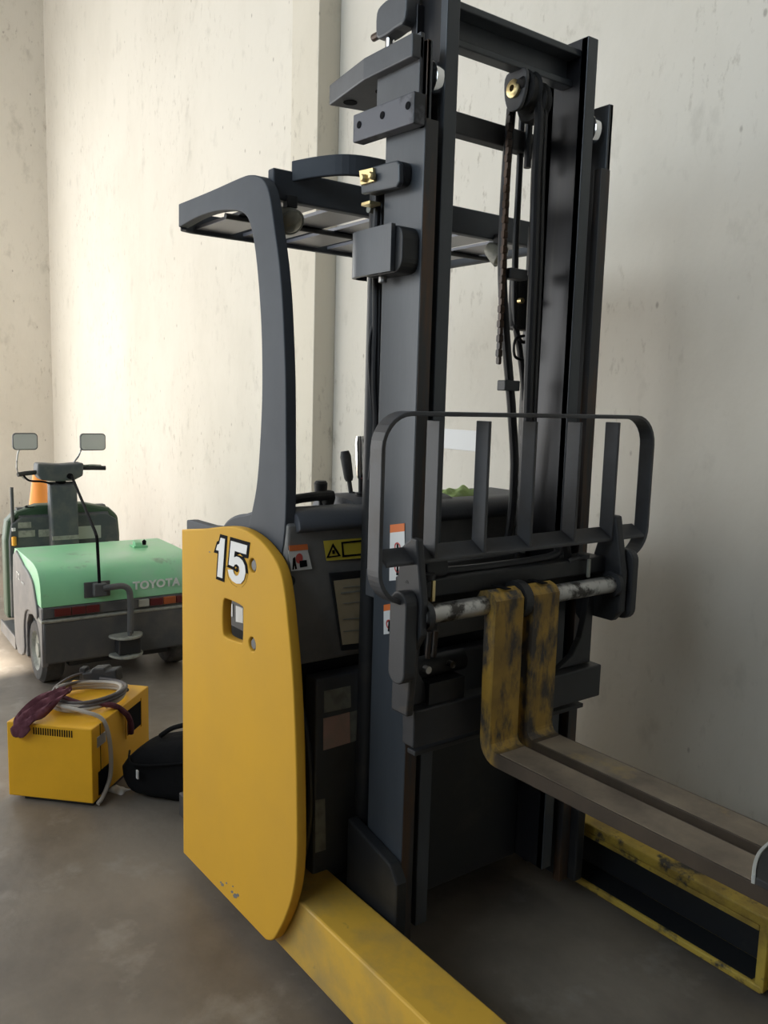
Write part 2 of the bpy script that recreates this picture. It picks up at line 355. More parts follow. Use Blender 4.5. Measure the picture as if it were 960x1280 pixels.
# number decal
c15 = xz((269, 719), PY)
R15 = Matrix(((1, 0, 0, c15[0]), (0, 0, -1, PY - .001), (0.02, 1, 0, c15[1]), (0, 0, 0, 1)))
def shift(m, d): return Matrix.Translation(d) @ m
def digits(name, m, off, dy, h=.112):
    one = [(.0, .66), (.05, .80), (.13, .84), (.17, 1.0), (.36, 1.0), (.36, 0.0), (.13, 0.0), (.13, .66)]
    five = [(.08, 1), (.92, 1), (.90, .78), (.32, .78), (.30, .62), (.42, .66), (.56, .66), (.74, .61), (.88, .5), (.94, .34), (.88, .16), (.74, .04), (.52, 0), (.28, .03), (.11, .12), (.02, .27),
            (.29, .31), (.36, .22), (.47, .185), (.58, .22), (.64, .33), (.58, .435), (.47, .475), (.37, .45), (.31, .385), (.05, .40)]
    cu = bpy.data.curves.new(name, 'CURVE'); cu.dimensions = '2D'; cu.fill_mode = 'BOTH'; cu.extrude = .0004; cu.offset = off
    for pts, x0, w in ((one, 0, .78), (five, .43, .62)):
        sp = cu.splines.new('POLY'); sp.points.add(len(pts) - 1)
        for p, q in zip(sp.points, pts): p.co = ((x0 + q[0] * w) * h * 1.62 + q[1] * h * .14, q[1] * h, 0, 1)
        sp.use_cyclic_u = True
    t_ = bpy.data.objects.new('tmp', cu); COL.objects.link(t_)
    dg = bpy.context.evaluated_depsgraph_get(); dg.update()
    me = bpy.data.meshes.new_from_object(t_.evaluated_get(dg)); bpy.data.objects.remove(t_); bpy.data.curves.remove(cu)
    me.transform(Matrix.Translation((0, dy, 0)) @ R15); me.transform(Matrix.Translation(-ORG))
    o = bpy.data.objects.new(name, me); me.materials.clear(); me.materials.append(m); COL.objects.link(o); o.parent = panel
    return o
digits('number_outline', M['ink'], .0095, 0)
digits('number_decal', M['white'], .0, -.0015)

chips = MB()
for px, w in (((278, 1106), 2), ((283, 1104), 1.2), ((290, 1115), 1.6), ((294, 1120), 3), ((297, 1119), 2), ((291, 1108), 1), ((276, 1103), 1.2), ((262, 690), .8)):
    chips.prism([xz((px[0] + w * a, px[1] + w * b * 1.2), PY - .0005) for a, b in ((-1, -.3), (-.2, -1), (.9, -.2), (.6, .8), (-.5, .6))], 'y', PY - .0008, PY + .001)
obj('paint_chips', chips, M['bulk'], panel, 0, kind='stuff')
# outriggers (C channels open to the inside)
def leg(y_out, y_in, ztop, zbot, x0, x1, m):
    s_ = 1 if y_in > y_out else -1
    c_ = [(y_out, zbot), (y_in, zbot), (y_in, zbot + .022), (y_out + s_ * .022, zbot + .022), (y_out + s_ * .022, ztop - .03), (y_in, ztop - .03), (y_in, ztop), (y_out, ztop)]
    return obj('outrigger_leg', MB().prism(c_, 'x', x0, x1), m, T, 0.006)
lg = leg(1.038, 1.178, .225, .045, -2.4, -.92, M['leg_yellow'])
lf = leg(2.095, 1.955, .24, .03, -2.4, -.97, M['leg_far'])
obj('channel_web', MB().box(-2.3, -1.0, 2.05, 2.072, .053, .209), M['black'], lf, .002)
obj('black_sheet', MB().box(-2.3, -1.0, 1.964, 2.05, .0515, .0535), M['black'], lf, 0)  # thin black sheet over the lower flange of the far leg
obj('inner_lip', MB().box(-1.7, -.99, 1.956, 1.972, .195, .2095), M['leg_far'], lf, .002)
for L_, y0, y1, zt, xe, mm in ((lg, 1.04, 1.176, .22, -.92, 'leg_yellow'), (lf, 1.957, 2.093, .237, -.97, 'leg_far')):
    obj('end_plate', MB().box(xe - .02, xe + .004, y0, y1, .035, zt), M[mm], L_, .003)
    obj('wheel_arm', MB().box(xe + .004, xe + .16, y0 + .02, y0 + .036, .04, .15), M[mm], L_, .003)
    obj('load_wheel', MB().lathe((xe + .09, (y0 + y1) / 2 + .02, .062), 'y', [(0, -.045), (.05, -.045), (.062, -.035), (.062, .035), (.05, .045), (0, .045)], 24), M['rubber'], L_, 0, True)

# overhead guard: near side frame plate with integral pillar
gy = 1.036
g_out = [(223, 255), (262, 239), (300, 222), (313, 218.5), (325, 221), (333, 231), (338, 250), (343, 285), (348.5, 325), (352.5, 370), (355, 420), (357, 480), (357.5, 560), (357.5, 620), (355.5, 665), (350, 705)]
g_in = [(308, 705), (309, 668), (314, 642), (320, 610), (324, 565), (327, 500), (327, 440), (325.5, 395), (322, 345), (317.5, 305), (312, 279), (305, 267), (291, 262.5), (268, 264), (247, 271), (232, 279), (223, 284)]
gp = smooth([xz(p, gy) for p in g_out], 3, False) + smooth([xz(p, gy) for p in g_in], 3, False)
G = obj('overhead_guard', MB().prism(gp, 'y', gy, gy + .03), M['guard'], T, 0.003)
gxr, gxf, gz0, gz1 = -2.50, -1.93, 1.985, 2.045
gyr = 2.06
obj('rear_rail', MB().strip([(gxr + .05, gy + .006, gz0), (gxr + .015, gy + .02, gz0), (gxr, gy + .06, gz0), (gxr, gyr, gz0)], (0, 0, gz1 - gz0), .018), M['guard'], G, .003)
obj('front_rail', MB().box(gxf - .03, gxf, gy + .03, gyr, gz0 + .005, gz1 + .02), M['guard'], G, .004)
obj('side_rail', MB().box(gxr, gxf, gyr, gyr + .03, gz0, gz1), M['guard'], G, .004)
for k in range(6):
    y = gy + .07 + k * .158
    obj('guard_slat', MB().box(gxr + .01, gxf - .03, y, y + .118, gz0 + .012, gz0 + .022), M['slat'], G, .001)
obj('cross_rod', MB().cyl((gxr + .3, gy + .03, gz0 + .004), (gxr + .3, gyr, gz0 + .004), .008), M['black'], G, 0, True)
arc = [(gxf - .01, 1.13, gz1 - .005), (gxf + .05, 1.17, gz1 + .002), (gxf + .105, 1.22, gz1 + .005), (gxf + .125, 1.30, gz1 + .005), (gxf + .115, 1.40, gz1 + .005), (gxf + .06, 1.50, gz1), (gxf - .01, 1.56, gz1 - .005)]
obj('mast_guard_bow', MB().strip(smooth(arc, 5, False), (0, 0, .05), .014), M['guard'], G, .003)
# far rear pillar of the guard
obj('rear_pillar', MB().box(-2.02, -1.96, gyr, gyr + .03, 1.1, gz0), M['guard'], G, .004)
# work lamps under the guard
def work_lamp(c, ry):
    mb = MB().lathe((0, 0, 0), 'x', [(0, -.045), (.016, -.045), (.022, -.036), (.033, .0), (.035, .010), (.031, .012)], 20)
    ro = Matrix.Rotation(ry, 4, 'Z') @ Matrix.Rotation(math.radians(35), 4, 'Y')
    lens = MB().lathe((0, 0, 0), 'x', [(.031, .010), (.022, .018), (0, .021)], 20)
    for m_ in (mb, lens): m_.v = [tuple(Vector(c) + (ro @ Vector(v))) for v in m_.v]
    o = obj('work_lamp', mb, M['greylabel'], T, 0, True)
    obj('lens', lens, M['glass'], o, 0, True)
    obj('bracket', MB().box(c[0] - .012, c[0] + .012, c[1] - .015, c[1] + .015, c[2] + .03, gz0 + .02), M['black'], o, .002)
work_lamp((-1.935, 1.118, 1.945), 0.0)
work_lamp((-1.92, 1.84, 1.945), 0.5)

# rear body: hood, console, front bulkhead
FXB = -1.80
obj('bulkhead', MB().prism([(-1.86, .80), (FXB, .815), (FXB + .01, 1.18), (FXB - .02, 1.2), (-1.86, 1.2)], 'y', 1.04, 2.06), M['bulk'], T, .006)
obj('machine_hood', MB().prism([(-2.48, .12), (-1.87, .12), (-1.87, 1.12), (-2.05, 1.14), (-2.46, 1.06)], 'y', 1.35, 2.05), M['char'], T, .02)
obj('step_floor', MB().box(-2.48, -1.87, 1.04, 1.34, .12, .2), M['black'], T, .004)
obj('frame_panel', MB().box(-1.885, -1.863, 1.04, 2.05, .13, 1.0), M['black'], T, .002)
cwl = obj('compartment_wall', MB().box(-2.68, -1.89, 1.20, 1.215, .2, 1.03), M['black'], T, .003)
for pxs in ([(280, 752), (291, 755), (291, 771), (280, 768)], [(295, 757), (304, 760), (304, 779), (295, 777)]):
    obj('paper_note', MB().prism([xz(p, 1.199) for p in pxs], 'y', 1.198, 1.1995), M['white'], cwl, 0)
obj('rear_lip', MB().prism([xz(p, 1.10) for p in [(233, 650), (238, 650), (262, 657), (284, 660), (284, 690), (233, 690)]], 'y', 1.10, 1.13), M['guard'], T, .004)
obj('side_hump', MB().prism(smooth([xz(p, 1.09) for p in [(277, 690), (277, 664), (281, 653), (291, 645), (306, 642), (322, 642), (322, 690)]], 3), 'y', 1.09, 1.18), M['guard'], T, .008)
con = MB().prism(smooth([(-1.778, 1.165), (-1.773, 1.19), (-1.80, 1.214), (-1.86, 1.218), (-1.92, 1.205), (-1.935, 1.19), (-1.93, 1.165), (-1.85, 1.155)], 4), 'y', 1.062, 2.05)
obj('console_top', con, M['console'], T, .006, True)
obj('console_ridge', MB().prism(smooth([(-1.80, 1.19), (-1.84, 1.222), (-1.92, 1.232), (-2.02, 1.225), (-2.06, 1.18)], 4, False), 'y', 1.27, 1.62), M['console'], T, .012, True)
obj('instrument_hump', MB().prism([(-1.80, 1.17), (-1.82, 1.207), (-2.12, 1.207), (-2.13, 1.17)], 'y', 1.63, 2.045), M['console'], T, .012)
# grab bar with cap on the console
obj('arm_rest', MB().tube([(-1.86, 1.07, 1.232), (-1.88, 1.12, 1.236), (-1.90, 1.2, 1.238), (-1.91, 1.245, 1.236)], .013), M['rubber'], T, 0, True)
# levers
def lever(base, tip, grip, r0, mgrip, boot=True):
    base, tip = Vector(base), Vector(tip); d = (tip - base)
    rod = obj('control_lever', MB().tube([base, base + d * .35, base + d * .6], .0065), M['rubber'], T, 0, True)
    obj('grip', MB().tube([base + d * grip, base + d * (grip + .06), base + d * .9, tip], [r0 * .6, r0 * .85, r0, r0 * .75], 14), mgrip, rod, 0, True)
    if boot:
        mb = MB()
        prof = []
        for k in range(6): prof += [(.034 - .004 * k, .008 * k - .01), (.028 - .004 * k, .008 * k - .006)]
        obj('boot', mb.lathe(base, 'z', prof + [(.004, .04)], 18), M['rubber'], rod, 0, True)
lever(on((441, 632), 'x', -1.96), on((431, 564), 'x', -1.99), .45, .016, M['rubber'])
lever(on((451, 630), 'x', -1.90), on((450, 545), 'x', -1.90), .38, .014, M['chrome'])
lever(on((401, 632), 'x', -1.93), on((401, 601), 'x', -1.93), .2, .019, M['rubber'], False)
kb = on((410, 622), 'x', -1.92)
obj('steering_knob', MB().lathe(kb, 'z', [(0, -.022), (.016, -.018), (.021, 0), (.016, .018), (0, .021)], 18), M['rubber'], T, 0, True)
obj('key_tag', MB().box(-1.85, -1.843, 1.335, 1.35, 1.225, 1.25), M['red'], T, .002)

# stickers on the bulkhead
def quad_x(pxs, x, t=.0012):
    mb = MB(); pts = [on(p, 'x', x) for p in pxs]; return mb.prism([(p.y, p.z) for p in pts], 'x', x, x + t)
XS = FXB + .0095
XS = FXB + .010
st = obj('warning_sticker', quad_x([(360, 688), (384, 686), (390, 711), (364, 714)], XS + .002), M['white'], T, 0, label='white and orange warning sticker')
obj('sticker_header', quad_x([(361, 682), (384, 680), (385, 687), (362, 689)], XS + .0035), M['orange'], st, 0)
obj('pictogram', quad_x([(366, 698), (368.5, 696), (369.5, 704), (371, 711), (369, 711.5), (368, 706), (367, 712), (365.5, 712)], XS + .0035), M['ink'], st, 0)
obj('pictogram', quad_x([(374, 701), (383, 700), (384, 708), (375, 709.5)], XS + .0035), M['ink'], st, 0)
rc = on((374, 698), 'x', XS + .004)
ring = []
obj('prohibition_ring', MB().prism([(rc.y + .010 * math.cos(a * .3927), rc.z + .013 * math.sin(a * .3927)) for a in range(16)], 'x', XS + .0035, XS + .0045), M['red'], st, 0)
ys = obj('caution_label', quad_x([(404, 676), (470, 671), (472, 696), (408, 701)], XS + .002), M['ystick'], T, 0, label='yellow caution label with black triangle')
def frame_x(outer, inner, x):
    mb = MB(); n = len(outer); O = [on(p, 'x', x) for p in outer]; I = [on(p, 'x', x) for p in inner]
    vs = O + I + [p + Vector((.001, 0, 0)) for p in O + I]
    fs = []
    for i in range(n):
        j = (i + 1) % n
        fs += [(i, j, n + j, n + i), (2 * n + i, 3 * n + i, 3 * n + j, 2 * n + j), (i, 2 * n + i, 2 * n + j, j), (n + i, n + j, 3 * n + j, 3 * n + i)]
    return mb.add(vs, fs)
obj('label_triangle', frame_x([(416, 679), (426, 695), (408, 697.5)], [(416, 683.5), (422.5, 694), (411, 695.5)], XS + .0035), M['ink'], ys, 0)
obj('label_mark', quad_x([(415, 688), (418, 687.5), (418.5, 692), (415.5, 692.5)], XS + .0035), M['ink'], ys, 0)
obj('label_frame', frame_x([(426.5, 677.5), (470, 673), (471, 692), (428, 696.5)], [(428.5, 679.5), (469, 675.5), (470, 690), (430, 694)], XS + .0035), M['ink'], ys, 0)
dh = obj('document_holder', quad_x([(411, 716), (470, 711), (474, 808), (426, 813)], XS + .002, .006), M['black'], T, .001)
obj('document', quad_x([(417, 726), (470, 720), (473, 801), (428, 806)], XS + .009), M['paper'], dh, 0)
obj('document_print', quad_x([(426, 740.5), (456, 737), (456.2, 739), (426.2, 742.5)], XS + .0108), M['greylabel'], dh, 0)
for yy in (732, 752, 772, 787): obj('document_print', quad_x([(429, yy + 2), (460, yy - 1), (460, yy), (429, yy + 3)], XS + .0108), M['greylabel'], dh, 0)
obj('bumper_stop', MB().lathe(on((360, 726), 'x', XS + .002), 'x', [(.016, 0), (.015, .01), (.008, .016), (0, .017)], 20), M['rubber'], T, 0, True)
# battery case below with stickers
bt = obj('battery_case', MB().box(-1.845, -1.79, 1.13, 1.97, .2, .77), M['char'], T, .006)
obj('battery_case_base', MB().box(-1.86, -1.75, 1.06, 2.0, .10, .2), M['black'], T, .006)
obj('battery_label', quad_x([(405, 864), (438, 857), (438.5, 884), (405, 891)], -1.789), M['greylabel'], bt, 0)
obj('battery_label', quad_x([(404, 898), (437, 890), (437.5, 928), (404, 938)], -1.789), M['pinklabel'], bt, 0)
obj('battery_label', quad_x([(437.5, 890), (449, 887), (449.5, 924), (438, 928)], -1.789), M['greylabel'], bt, 0)
obj('battery_panel', quad_x([(394, 1000), (406, 998), (407, 1062), (394, 1066)], -1.789), M['greylabel'], bt, 0)
hp = [(-1.80, 1.06, .75), (-1.76, 1.075, .68), (-1.745, 1.085, .55), (-1.75, 1.09, .4), (-1.78, 1.08, .27), (-1.82, 1.07, .22)]
obj('battery_cable', MB().tube(smooth(hp, 6, False), .011), M['hose'], T, 0, True)
obj('inner_body', MB().box(-2.3, -1.86, 1.04, 1.1, .22, .82), M['black'], T, .004)

# ---- mast
XF, XR = -1.53, -1.677
YN, YFAR = 1.225, 1.858
def channel(y_web, sgn, tw, wf, z0, z1, m, name, xf, xr, tf=.022, front_top=None):
    ya, yb = sorted((y_web, y_web + sgn * tw)); yc, yd = sorted((y_web, y_web + sgn * wf))
    web = obj(name, MB().box(xr, xf, ya, yb, z0, z1), m, T, .002)
    ye, yg = sorted((y_web + sgn * tw, y_web + sgn * wf))
    ft = front_top or z1
    n0, n1 = sorted((y_web, y_web + sgn * wf))
    obj('front_flange', MB().prism([(xf - tf, ye), (xf - tf, yg), (xf + .0025, n1), (xf + .0025, n0)] if sgn > 0 else [(xf - tf, ye), (xf - tf, yg), (xf + .0025, n1), (xf + .0025, n0)], 'z', z0, ft), M['rail'], web, .001)
    obj('rear_flange', MB().box(xr, xr + tf, ye, yg, z0, ft), M['rail'], web, .002)
    return web
mn = channel(YN, 1, .016, .036, .10, 2.285, M['mast'], 'outer_mast_channel', XF, XR, front_top=2.12)
mf = channel(YFAR, -1, .016, .036, .10, 2.285, M['mast'], 'outer_mast_channel', XF, XR, front_top=2.12)
# thin front edge of the roller pocket at the mast head
for web, y0, y1 in ((mn, YN, YN + .010), (mf, YFAR - .010, YFAR)):
    obj('pocket_edge', MB().box(XF - .02, XF, y0, y1, 2.1, 2.285), M['rail'], web, .001)
def inner(yw, s):
    ya, yb = sorted((yw, yw + s * .018)); yc, yd = sorted((yw, yw - s * .020))
    web = obj('inner_mast_channel', MB().box(XR + .015, XF - .004, ya, yb, .16, 2.43), M['inner_rail'], T, .002)
    fy0, fy1 = min(yc, ya), max(yd, yb)
    obj('front_flange', MB().box(XF - .026, XF - .003, fy0, fy1, .16, 2.43), M['mast'], web, .002)
    obj('rear_flange', MB().box(XR + .014, XR + .036, fy0, fy1, .16, 2.41), M['inner_rail'], web, .002)
    return web
inl = inner(1.300, 1)
inr = inner(1.768, -1)
for y, zc in ((1.268, 2.22), (1.81, 2.22)):
    obj('mast_roller', MB().lathe((XF - .045, y, zc), 'y', [(0, -.014), (.036, -.014), (.042, -.010), (.042, .010), (.036, .014), (0, .014)], 24), M['chrome'], T, 0, True)
# cross members
xm = MB().box(-1.62, -1.60, 1.333, 1.75, 2.325, 2.40).box(-1.60, -1.555, 1.333, 1.75, 2.385, 2.402).box(-1.62, -1.58, 1.333, 1.75, 2.318, 2.335)
obj('inner_crosshead', xm, M['mast'], T, .003)
obj('outer_crosshead', MB().box(-1.715, -1.679, 1.226, 1.857, 2.165, 2.218), M['char'], T, .003)
obj('outer_crossmember', MB().box(-1.715, -1.679, 1.226, 1.857, 1.0, 1.07), M['char'], T, .003)
obj('outer_crossmember', MB().box(-1.70, -1.679, 1.226, 1.857, .16, .36), M['black'], T, .003)
obj('mast_base', MB().prism([(-1.72, .1), (-1.5, .1), (-1.5, .32), (-1.53, .36), (-1.72, .40)], 'y', 1.19, 1.224), M['black'], T, .006)
obj('mast_base', MB().prism([(-1.72, .1), (-1.5, .1), (-1.5, .32), (-1.53, .36), (-1.72, .40)], 'y', 1.859, 1.893), M['black'], T, .006)
obj('mast_shroud', MB().box(-1.66, -1.64, 1.336, 1.747, .16, .62), M['black'], T, .003)

# lift cylinders behind each channel
for y in (1.262, 1.82):
    cy = obj('lift_cylinder', MB().cyl((-1.745, y, .15), (-1.745, y, 2.0), .026), M['black'], T, 0, True)
    obj('piston_rod', MB().cyl((-1.733, y + .008, 2.22), (-1.733, y + .008, 2.37), .0115), M['chrome'], cy, 0, True)
# rod head clamp
hd = obj('rod_head', MB().prism(smooth([(-1.762, 2.365), (-1.765, 2.42), (-1.74, 2.435), (-1.70, 2.438), (-1.65, 2.445), (-1.65, 2.37), (-1.69, 2.362), (-1.73, 2.358)], 3), 'y', 1.25, 1.292), M['char'], T, .006)
obj('set_screw', MB().cyl((-1.79, 1.262, 2.375), (-1.76, 1.262, 2.375), .009, 10), M['rail'], hd, 0, True)
# thick mounting plate at the mast head
pl = [(-1.925, 1.222), (-1.725, 1.19), (-1.54, 1.19), (-1.54, 1.224), (-1.68, 1.224), (-1.68, 1.30), (-1.80, 1.36), (-1.90, 1.33)]
hb = obj('mast_head_plate', MB().prism(pl, 'z', 2.243, 2.293), M['char'], T, .004)
obj('bolt_recess', MB().lathe((-1.868, 1.25, 2.2425), 'z', [(.018, 0), (.018, -.0012), (0, -.0012)], 16), M['ink'], hb, 0)
obj('bolt_recess', MB().lathe((-1.75, 1.27, 2.2425), 'z', [(.022, 0), (.022, -.0012), (0, -.0012)], 16), M['ink'], hb, 0)
obj('cheek_plate', MB().prism([(-1.70, 2.17), (-1.54, 2.17), (-1.54, 2.30), (-1.62, 2.295), (-1.70, 2.294)], 'y', 1.212, 1.224), M['char'], hb, .002)
blk = obj('stop_block', MB().prism([(-1.768, 2.112), (-1.53, 2.103), (-1.53, 2.170), (-1.768, 2.176)], 'y', 1.192, 1.2245), M['bare'], T, .003)
for px in ((449, 156), (478, 144), (510, 132)):
    c = on(px, 'y', 1.1915)
    obj('bolt_hole', MB().lathe(c, 'y', [(.0085, 0), (.0085, -.0012), (0, -.0012)], 16), M['ink'], blk, 0)
# upper bracket with zinc bolts
ub = obj('sensor_bracket', MB().prism([xz(p, 1.19) for p in [(450, 213), (488, 202), (497, 200), (500, 205), (500, 228), (496, 234), (452, 243)]], 'y', 1.188, 1.202), M['mast'], T, .004)
obj('spacer', MB().prism(rrect(-1.72, 1.982, -1.572, 2.036, .02), 'y', 1.2021, 1.2245), M['black'], ub, .003)
zp = obj('zinc_plate', MB().prism([xz(p, 1.189) for p in [(452, 214), (469, 210), (471, 227), (454, 232)]], 'y', 1.181, 1.19), M['zinc'], ub, .001)
for px in ((456, 223), (466, 220)):
    c = on(px, 'y', 1.18)
    obj('bolt', MB().lathe(c, 'y', [(.010, .002), (.010, -.006), (.006, -.010), (0, -.010)], 6), M['zinc'], ub, 0)
obj('bracket_lip', MB().box(-1.725, -1.69, 1.192, 1.224, 1.958, 1.966), M['zinc'], ub, .001)
# lower curved cover bracket
lbp = smooth([(-1.742, 1.215), (-1.744, 1.198), (-1.736, 1.178), (-1.715, 1.167), (-1.68, 1.164), (-1.60, 1.163), (-1.562, 1.163)], 4, False)
lbo = lbp + [(x, y + .012) for x, y in lbp[::-1]]
lb = obj('hose_guide_cover', MB().prism(lbo, 'z', 1.787, 1.892), M['mast'], T, .0)
lbv = lb.modifiers.new('bevel', 'BEVEL'); lbv.width = .003; lbv.segments = 2; lbv.limit_method = 'ANGLE'
obj('spacer', MB().prism(rrect(-1.70, 1.785, -1.537, 1.889, .03), 'y', 1.1765, 1.2245), M['black'], lb, .003)
obj('bolt', MB().cyl((-1.64, 1.20, 1.786), (-1.64, 1.20, 1.772), .010, 10), M['steel'], lb, 0)
# stickers on the mast side
def quad_y(pxs, y): return MB().prism([xz(p, y) for p in pxs], 'y', y - .0012, y)
for a in ([(488, 666), (506, 664), (507, 724), (487, 726)], [(480, 764), (493, 762), (494, 791), (480, 793)]):
    s = obj('warning_sticker', quad_y(a, YN - .0005), M['white'], mn, 0)
    h = 10 if a[0][1] < 700 else 8
    obj('sticker_header', quad_y([(a[0][0], a[0][1] - h), (a[1][0], a[1][1] - h), a[1], a[0]], YN - .0005), M['orange'], mn, 0)
    cy = (a[0][1] * .5 + a[3][1] * .5)
    for dy in ((-12, 14) if a[0][1] < 700 else (2,)):
        cc = on(((a[0][0] + a[1][0]) / 2, cy + dy), 'y', YN - .002)
        obj('prohibition_ring', MB().lathe(cc, 'y', [(.012, 0), (.012, -.001), (.0085, -.001), (.0085, 0)], 18), M['red'], mn, 0)
        obj('pictogram', MB().prism([(cc.x - .004, cc.z - .018), (cc.x + .004, cc.z - .018), (cc.x + .003, cc.z + .01), (cc.x - .002, cc.z + .012)], 'y', YN - .0030, YN - .0018), M['ink'], mn, 0)

# pulley, chain and hoses between the channels
pc = Vector((-1.6, 1.585, 2.278))
pu = obj('chain_pulley', MB().lathe((-1.60, pc.y + .012, pc.z), 'y', [(0, -.018), (.046, -.018), (.050, -.014), (.043, -.007), (.043, .007), (.050, .014), (.046, .018), (0, .018)], 30), M['rubber'], T, 0, True)
obj('pulley_bracket', MB().prism(smooth([(-1.632, 2.318), (-1.568, 2.318), (-1.563, 2.27), (-1.578, 2.232), (-1.60, 2.224), (-1.622, 2.232), (-1.637, 2.27)], 4), 'y', pc.y - .022, pc.y - .012), M['char'], pu, .002)
obj('pulley_hub', MB().lathe((-1.60, pc.y - .022, pc.z - .002), 'y', [(.022, 0), (.022, -.008), (.014, -.011), (.008, -.011), (.008, 0)], 20), M['zinc'], pu, 0, True)
obj('pulley_guard_disc', MB().lathe((-1.60, pc.y + .05, pc.z - .02), 'y', [(0, -.016), (.046, -.016), (.051, -.010), (.045, 0), (.051, .010), (.046, .016), (0, .016)], 28), M['rubber'], pu, 0, True)
def chain(x, y, z0, z1, name='lift_chain'):
    mb = MB(); z = z0; k = 0
    while z < z1:
        w = .0075 if k % 2 else .005
        mb.prism(rrect(x - .0055, z, x + .0055, z + .021, .005, 2), 'y', y - w, y + w); z += .019; k += 1
    return obj(name, mb, M['rail'], T, 0)
chain(-1.640, pc.y + .004, 1.6, pc.z)
chain(-1.585, pc.y + .055, 1.05, 1.50)
def hose(pts, r, m='hose', name='hydraulic_hose', n=8):
    return obj(name, MB().tube(smooth(pts, n, False), r), M[m], T, 0, True)
def hp_(lst, x): return [tuple(on(p, 'x', x)) for p in lst]
hose(hp_([(639, 140), (633, 210), (629, 290), (628, 350), (632, 420), (637, 480), (640, 520), (643, 580), (640, 640), (632, 690)], -1.66), .0125)
hose(hp_([(653, 140), (650, 200), (647, 260), (644, 330), (644, 400), (650, 440), (655, 500), (652, 600), (648, 680)], -1.70), .009)
hose(hp_([(662, 135), (660, 190), (659, 210)], -1.66), .010)
hose(hp_([(672, 112), (674, 150), (670, 220), (667, 330), (662, 450), (658, 560), (652, 680)], -1.57), .013)
hose(hp_([(679, 115), (680, 150), (677, 220), (674, 330), (669, 450), (664, 560), (658, 680)], -1.57), .010)
hose(hp_([(676, 110), (660, 100), (650, 105)], -1.575), .012)
hose(hp_([(656, 640), (655, 560), (661, 440), (667, 330)], -1.62), .006, 'steel', 'steel_tube')
for px, w in (((640, 343), .04), ((632, 482), .036)):
    c = on(px, 'x', -1.66)
    obj('hose_clamp', MB().box(-1.672, -1.640, c.y - w * .6, c.y + w, c.z - .014, c.z + .014), M['char'], T, .003)
# valve block and coils near the far channel
vb = on((650, 385), 'x', -1.70)
vo = obj('valve_block', MB().box(-1.73, -1.69, vb.y - .02, vb.y + .05, vb.z - .06, vb.z + .09), M['black'], T, .006)
obj('solenoid', MB().cyl((-1.71, vb.y - .005, vb.z + .04), (-1.71, vb.y - .005, vb.z - .05), .022), M['rubber'], vo, 0, True)
obj('brass_fitting', MB().cyl((-1.685, vb.y - .02, vb.z + .016), (-1.672, vb.y - .02, vb.z + .016), .008, 12), M['zinc'], vo, 0, True)
hose([(-1.70, vb.y - .02, vb.z - .05), (-1.69, vb.y, vb.z - .09), (-1.69, vb.y + .03, vb.z - .09)], .005)
cl = on((648, 435), 'x', -1.69)
hose([(-1.69, cl.y + .02, cl.z + .035), (-1.69, cl.y - .01, cl.z + .025), (-1.69, cl.y - .018, cl.z), (-1.69, cl.y - .01, cl.z - .025), (-1.69, cl.y + .02, cl.z - .032)], .004)
# hoses behind the near channel
hose(hp_([(472, 240), (470, 300), (470, 400), (468, 470), (470, 530), (464, 600)], -1.72), .009)
hose(hp_([(478, 240), (476, 300), (474, 400), (473, 470), (474, 530), (468, 620)], -1.715), .007)
hose(hp_([(470, 395), (463, 420), (462, 460), (466, 520), (468, 560)], -1.73), .004)
ft = on((470, 261), 'x', -1.72)
obj('hose_fitting', MB().cyl((-1.735, ft.y - .012, ft.z), (-1.735, ft.y + .012, ft.z), .009, 12), M['greylabel'], T, 0, True)

# ---- carriage: shaft, beams, side plates, load backrest
XC = -1.395
sh = MB().cyl((XC, 1.15, 1.028), (XC, 1.815, 1.028), .0225, 24)
obj('fork_shaft', sh, M['steel'], T, 0, True)
ub2 = MB().box(-1.50, -1.425, 1.156, 1.811, 1.055, 1.098).box(-1.50, -1.48, 1.156, 1.811, 1.0, 1.0545)
obj('carriage_top_beam', ub2, M['black'], T, .004)
obj('carriage_low_beam', MB().box(-1.475, -1.43, 1.170, 1.83, .702, .792), M['carr'], T, .004)
obj('carriage_kick_strip', MB().box(-1.49, -1.46, 1.20, 1.80, .665, .677), M['carr'], T, .002)
# side plates
def side_plate(o, y0, y1): return obj('carriage_side_plate', MB().prism(o, 'y', y0, y1), M['carr'], T, .005)
side_plate([(-1.455, 1.175), (-1.42, 1.20), (-1.40, 1.20), (-1.375, 1.06), (-1.375, .99), (-1.40, .95), (-1.415, .79), (-1.475, .79), (-1.475, 1.05)], 1.135, 1.155)
side_plate([(-1.52, 1.05), (-1.47, 1.09), (-1.435, 1.21), (-1.40, 1.21), (-1.37, 1.06), (-1.37, .955), (-1.395, .925), (-1.48, .925), (-1.50, .90), (-1.52, .92)], 1.812, 1.838)
# hanging rounded lugs outside the near plate
obj('carriage_lug', MB().prism(rrect(-1.445, .875, -1.385, 1.085, .029), 'y', 1.10, 1.134), M['carr'], T, .004)
obj('carriage_lug', MB().prism(rrect(-1.44, .93, -1.36, 1.12, .03), 'y', 1.845, 1.87), M['carr'], T, .004)
obj('shaft_cap', MB().lathe((XC, 1.151, 1.028), 'y', [(.034, -.001), (.034, .014), (.0225, .016)], 22), M['carr'], T, 0, True)
obj('shaft_cap', MB().lathe((XC, 1.800, 1.028), 'y', [(.0225, -.002), (.034, .0), (.034, .014)], 22), M['carr'], T, 0, True)
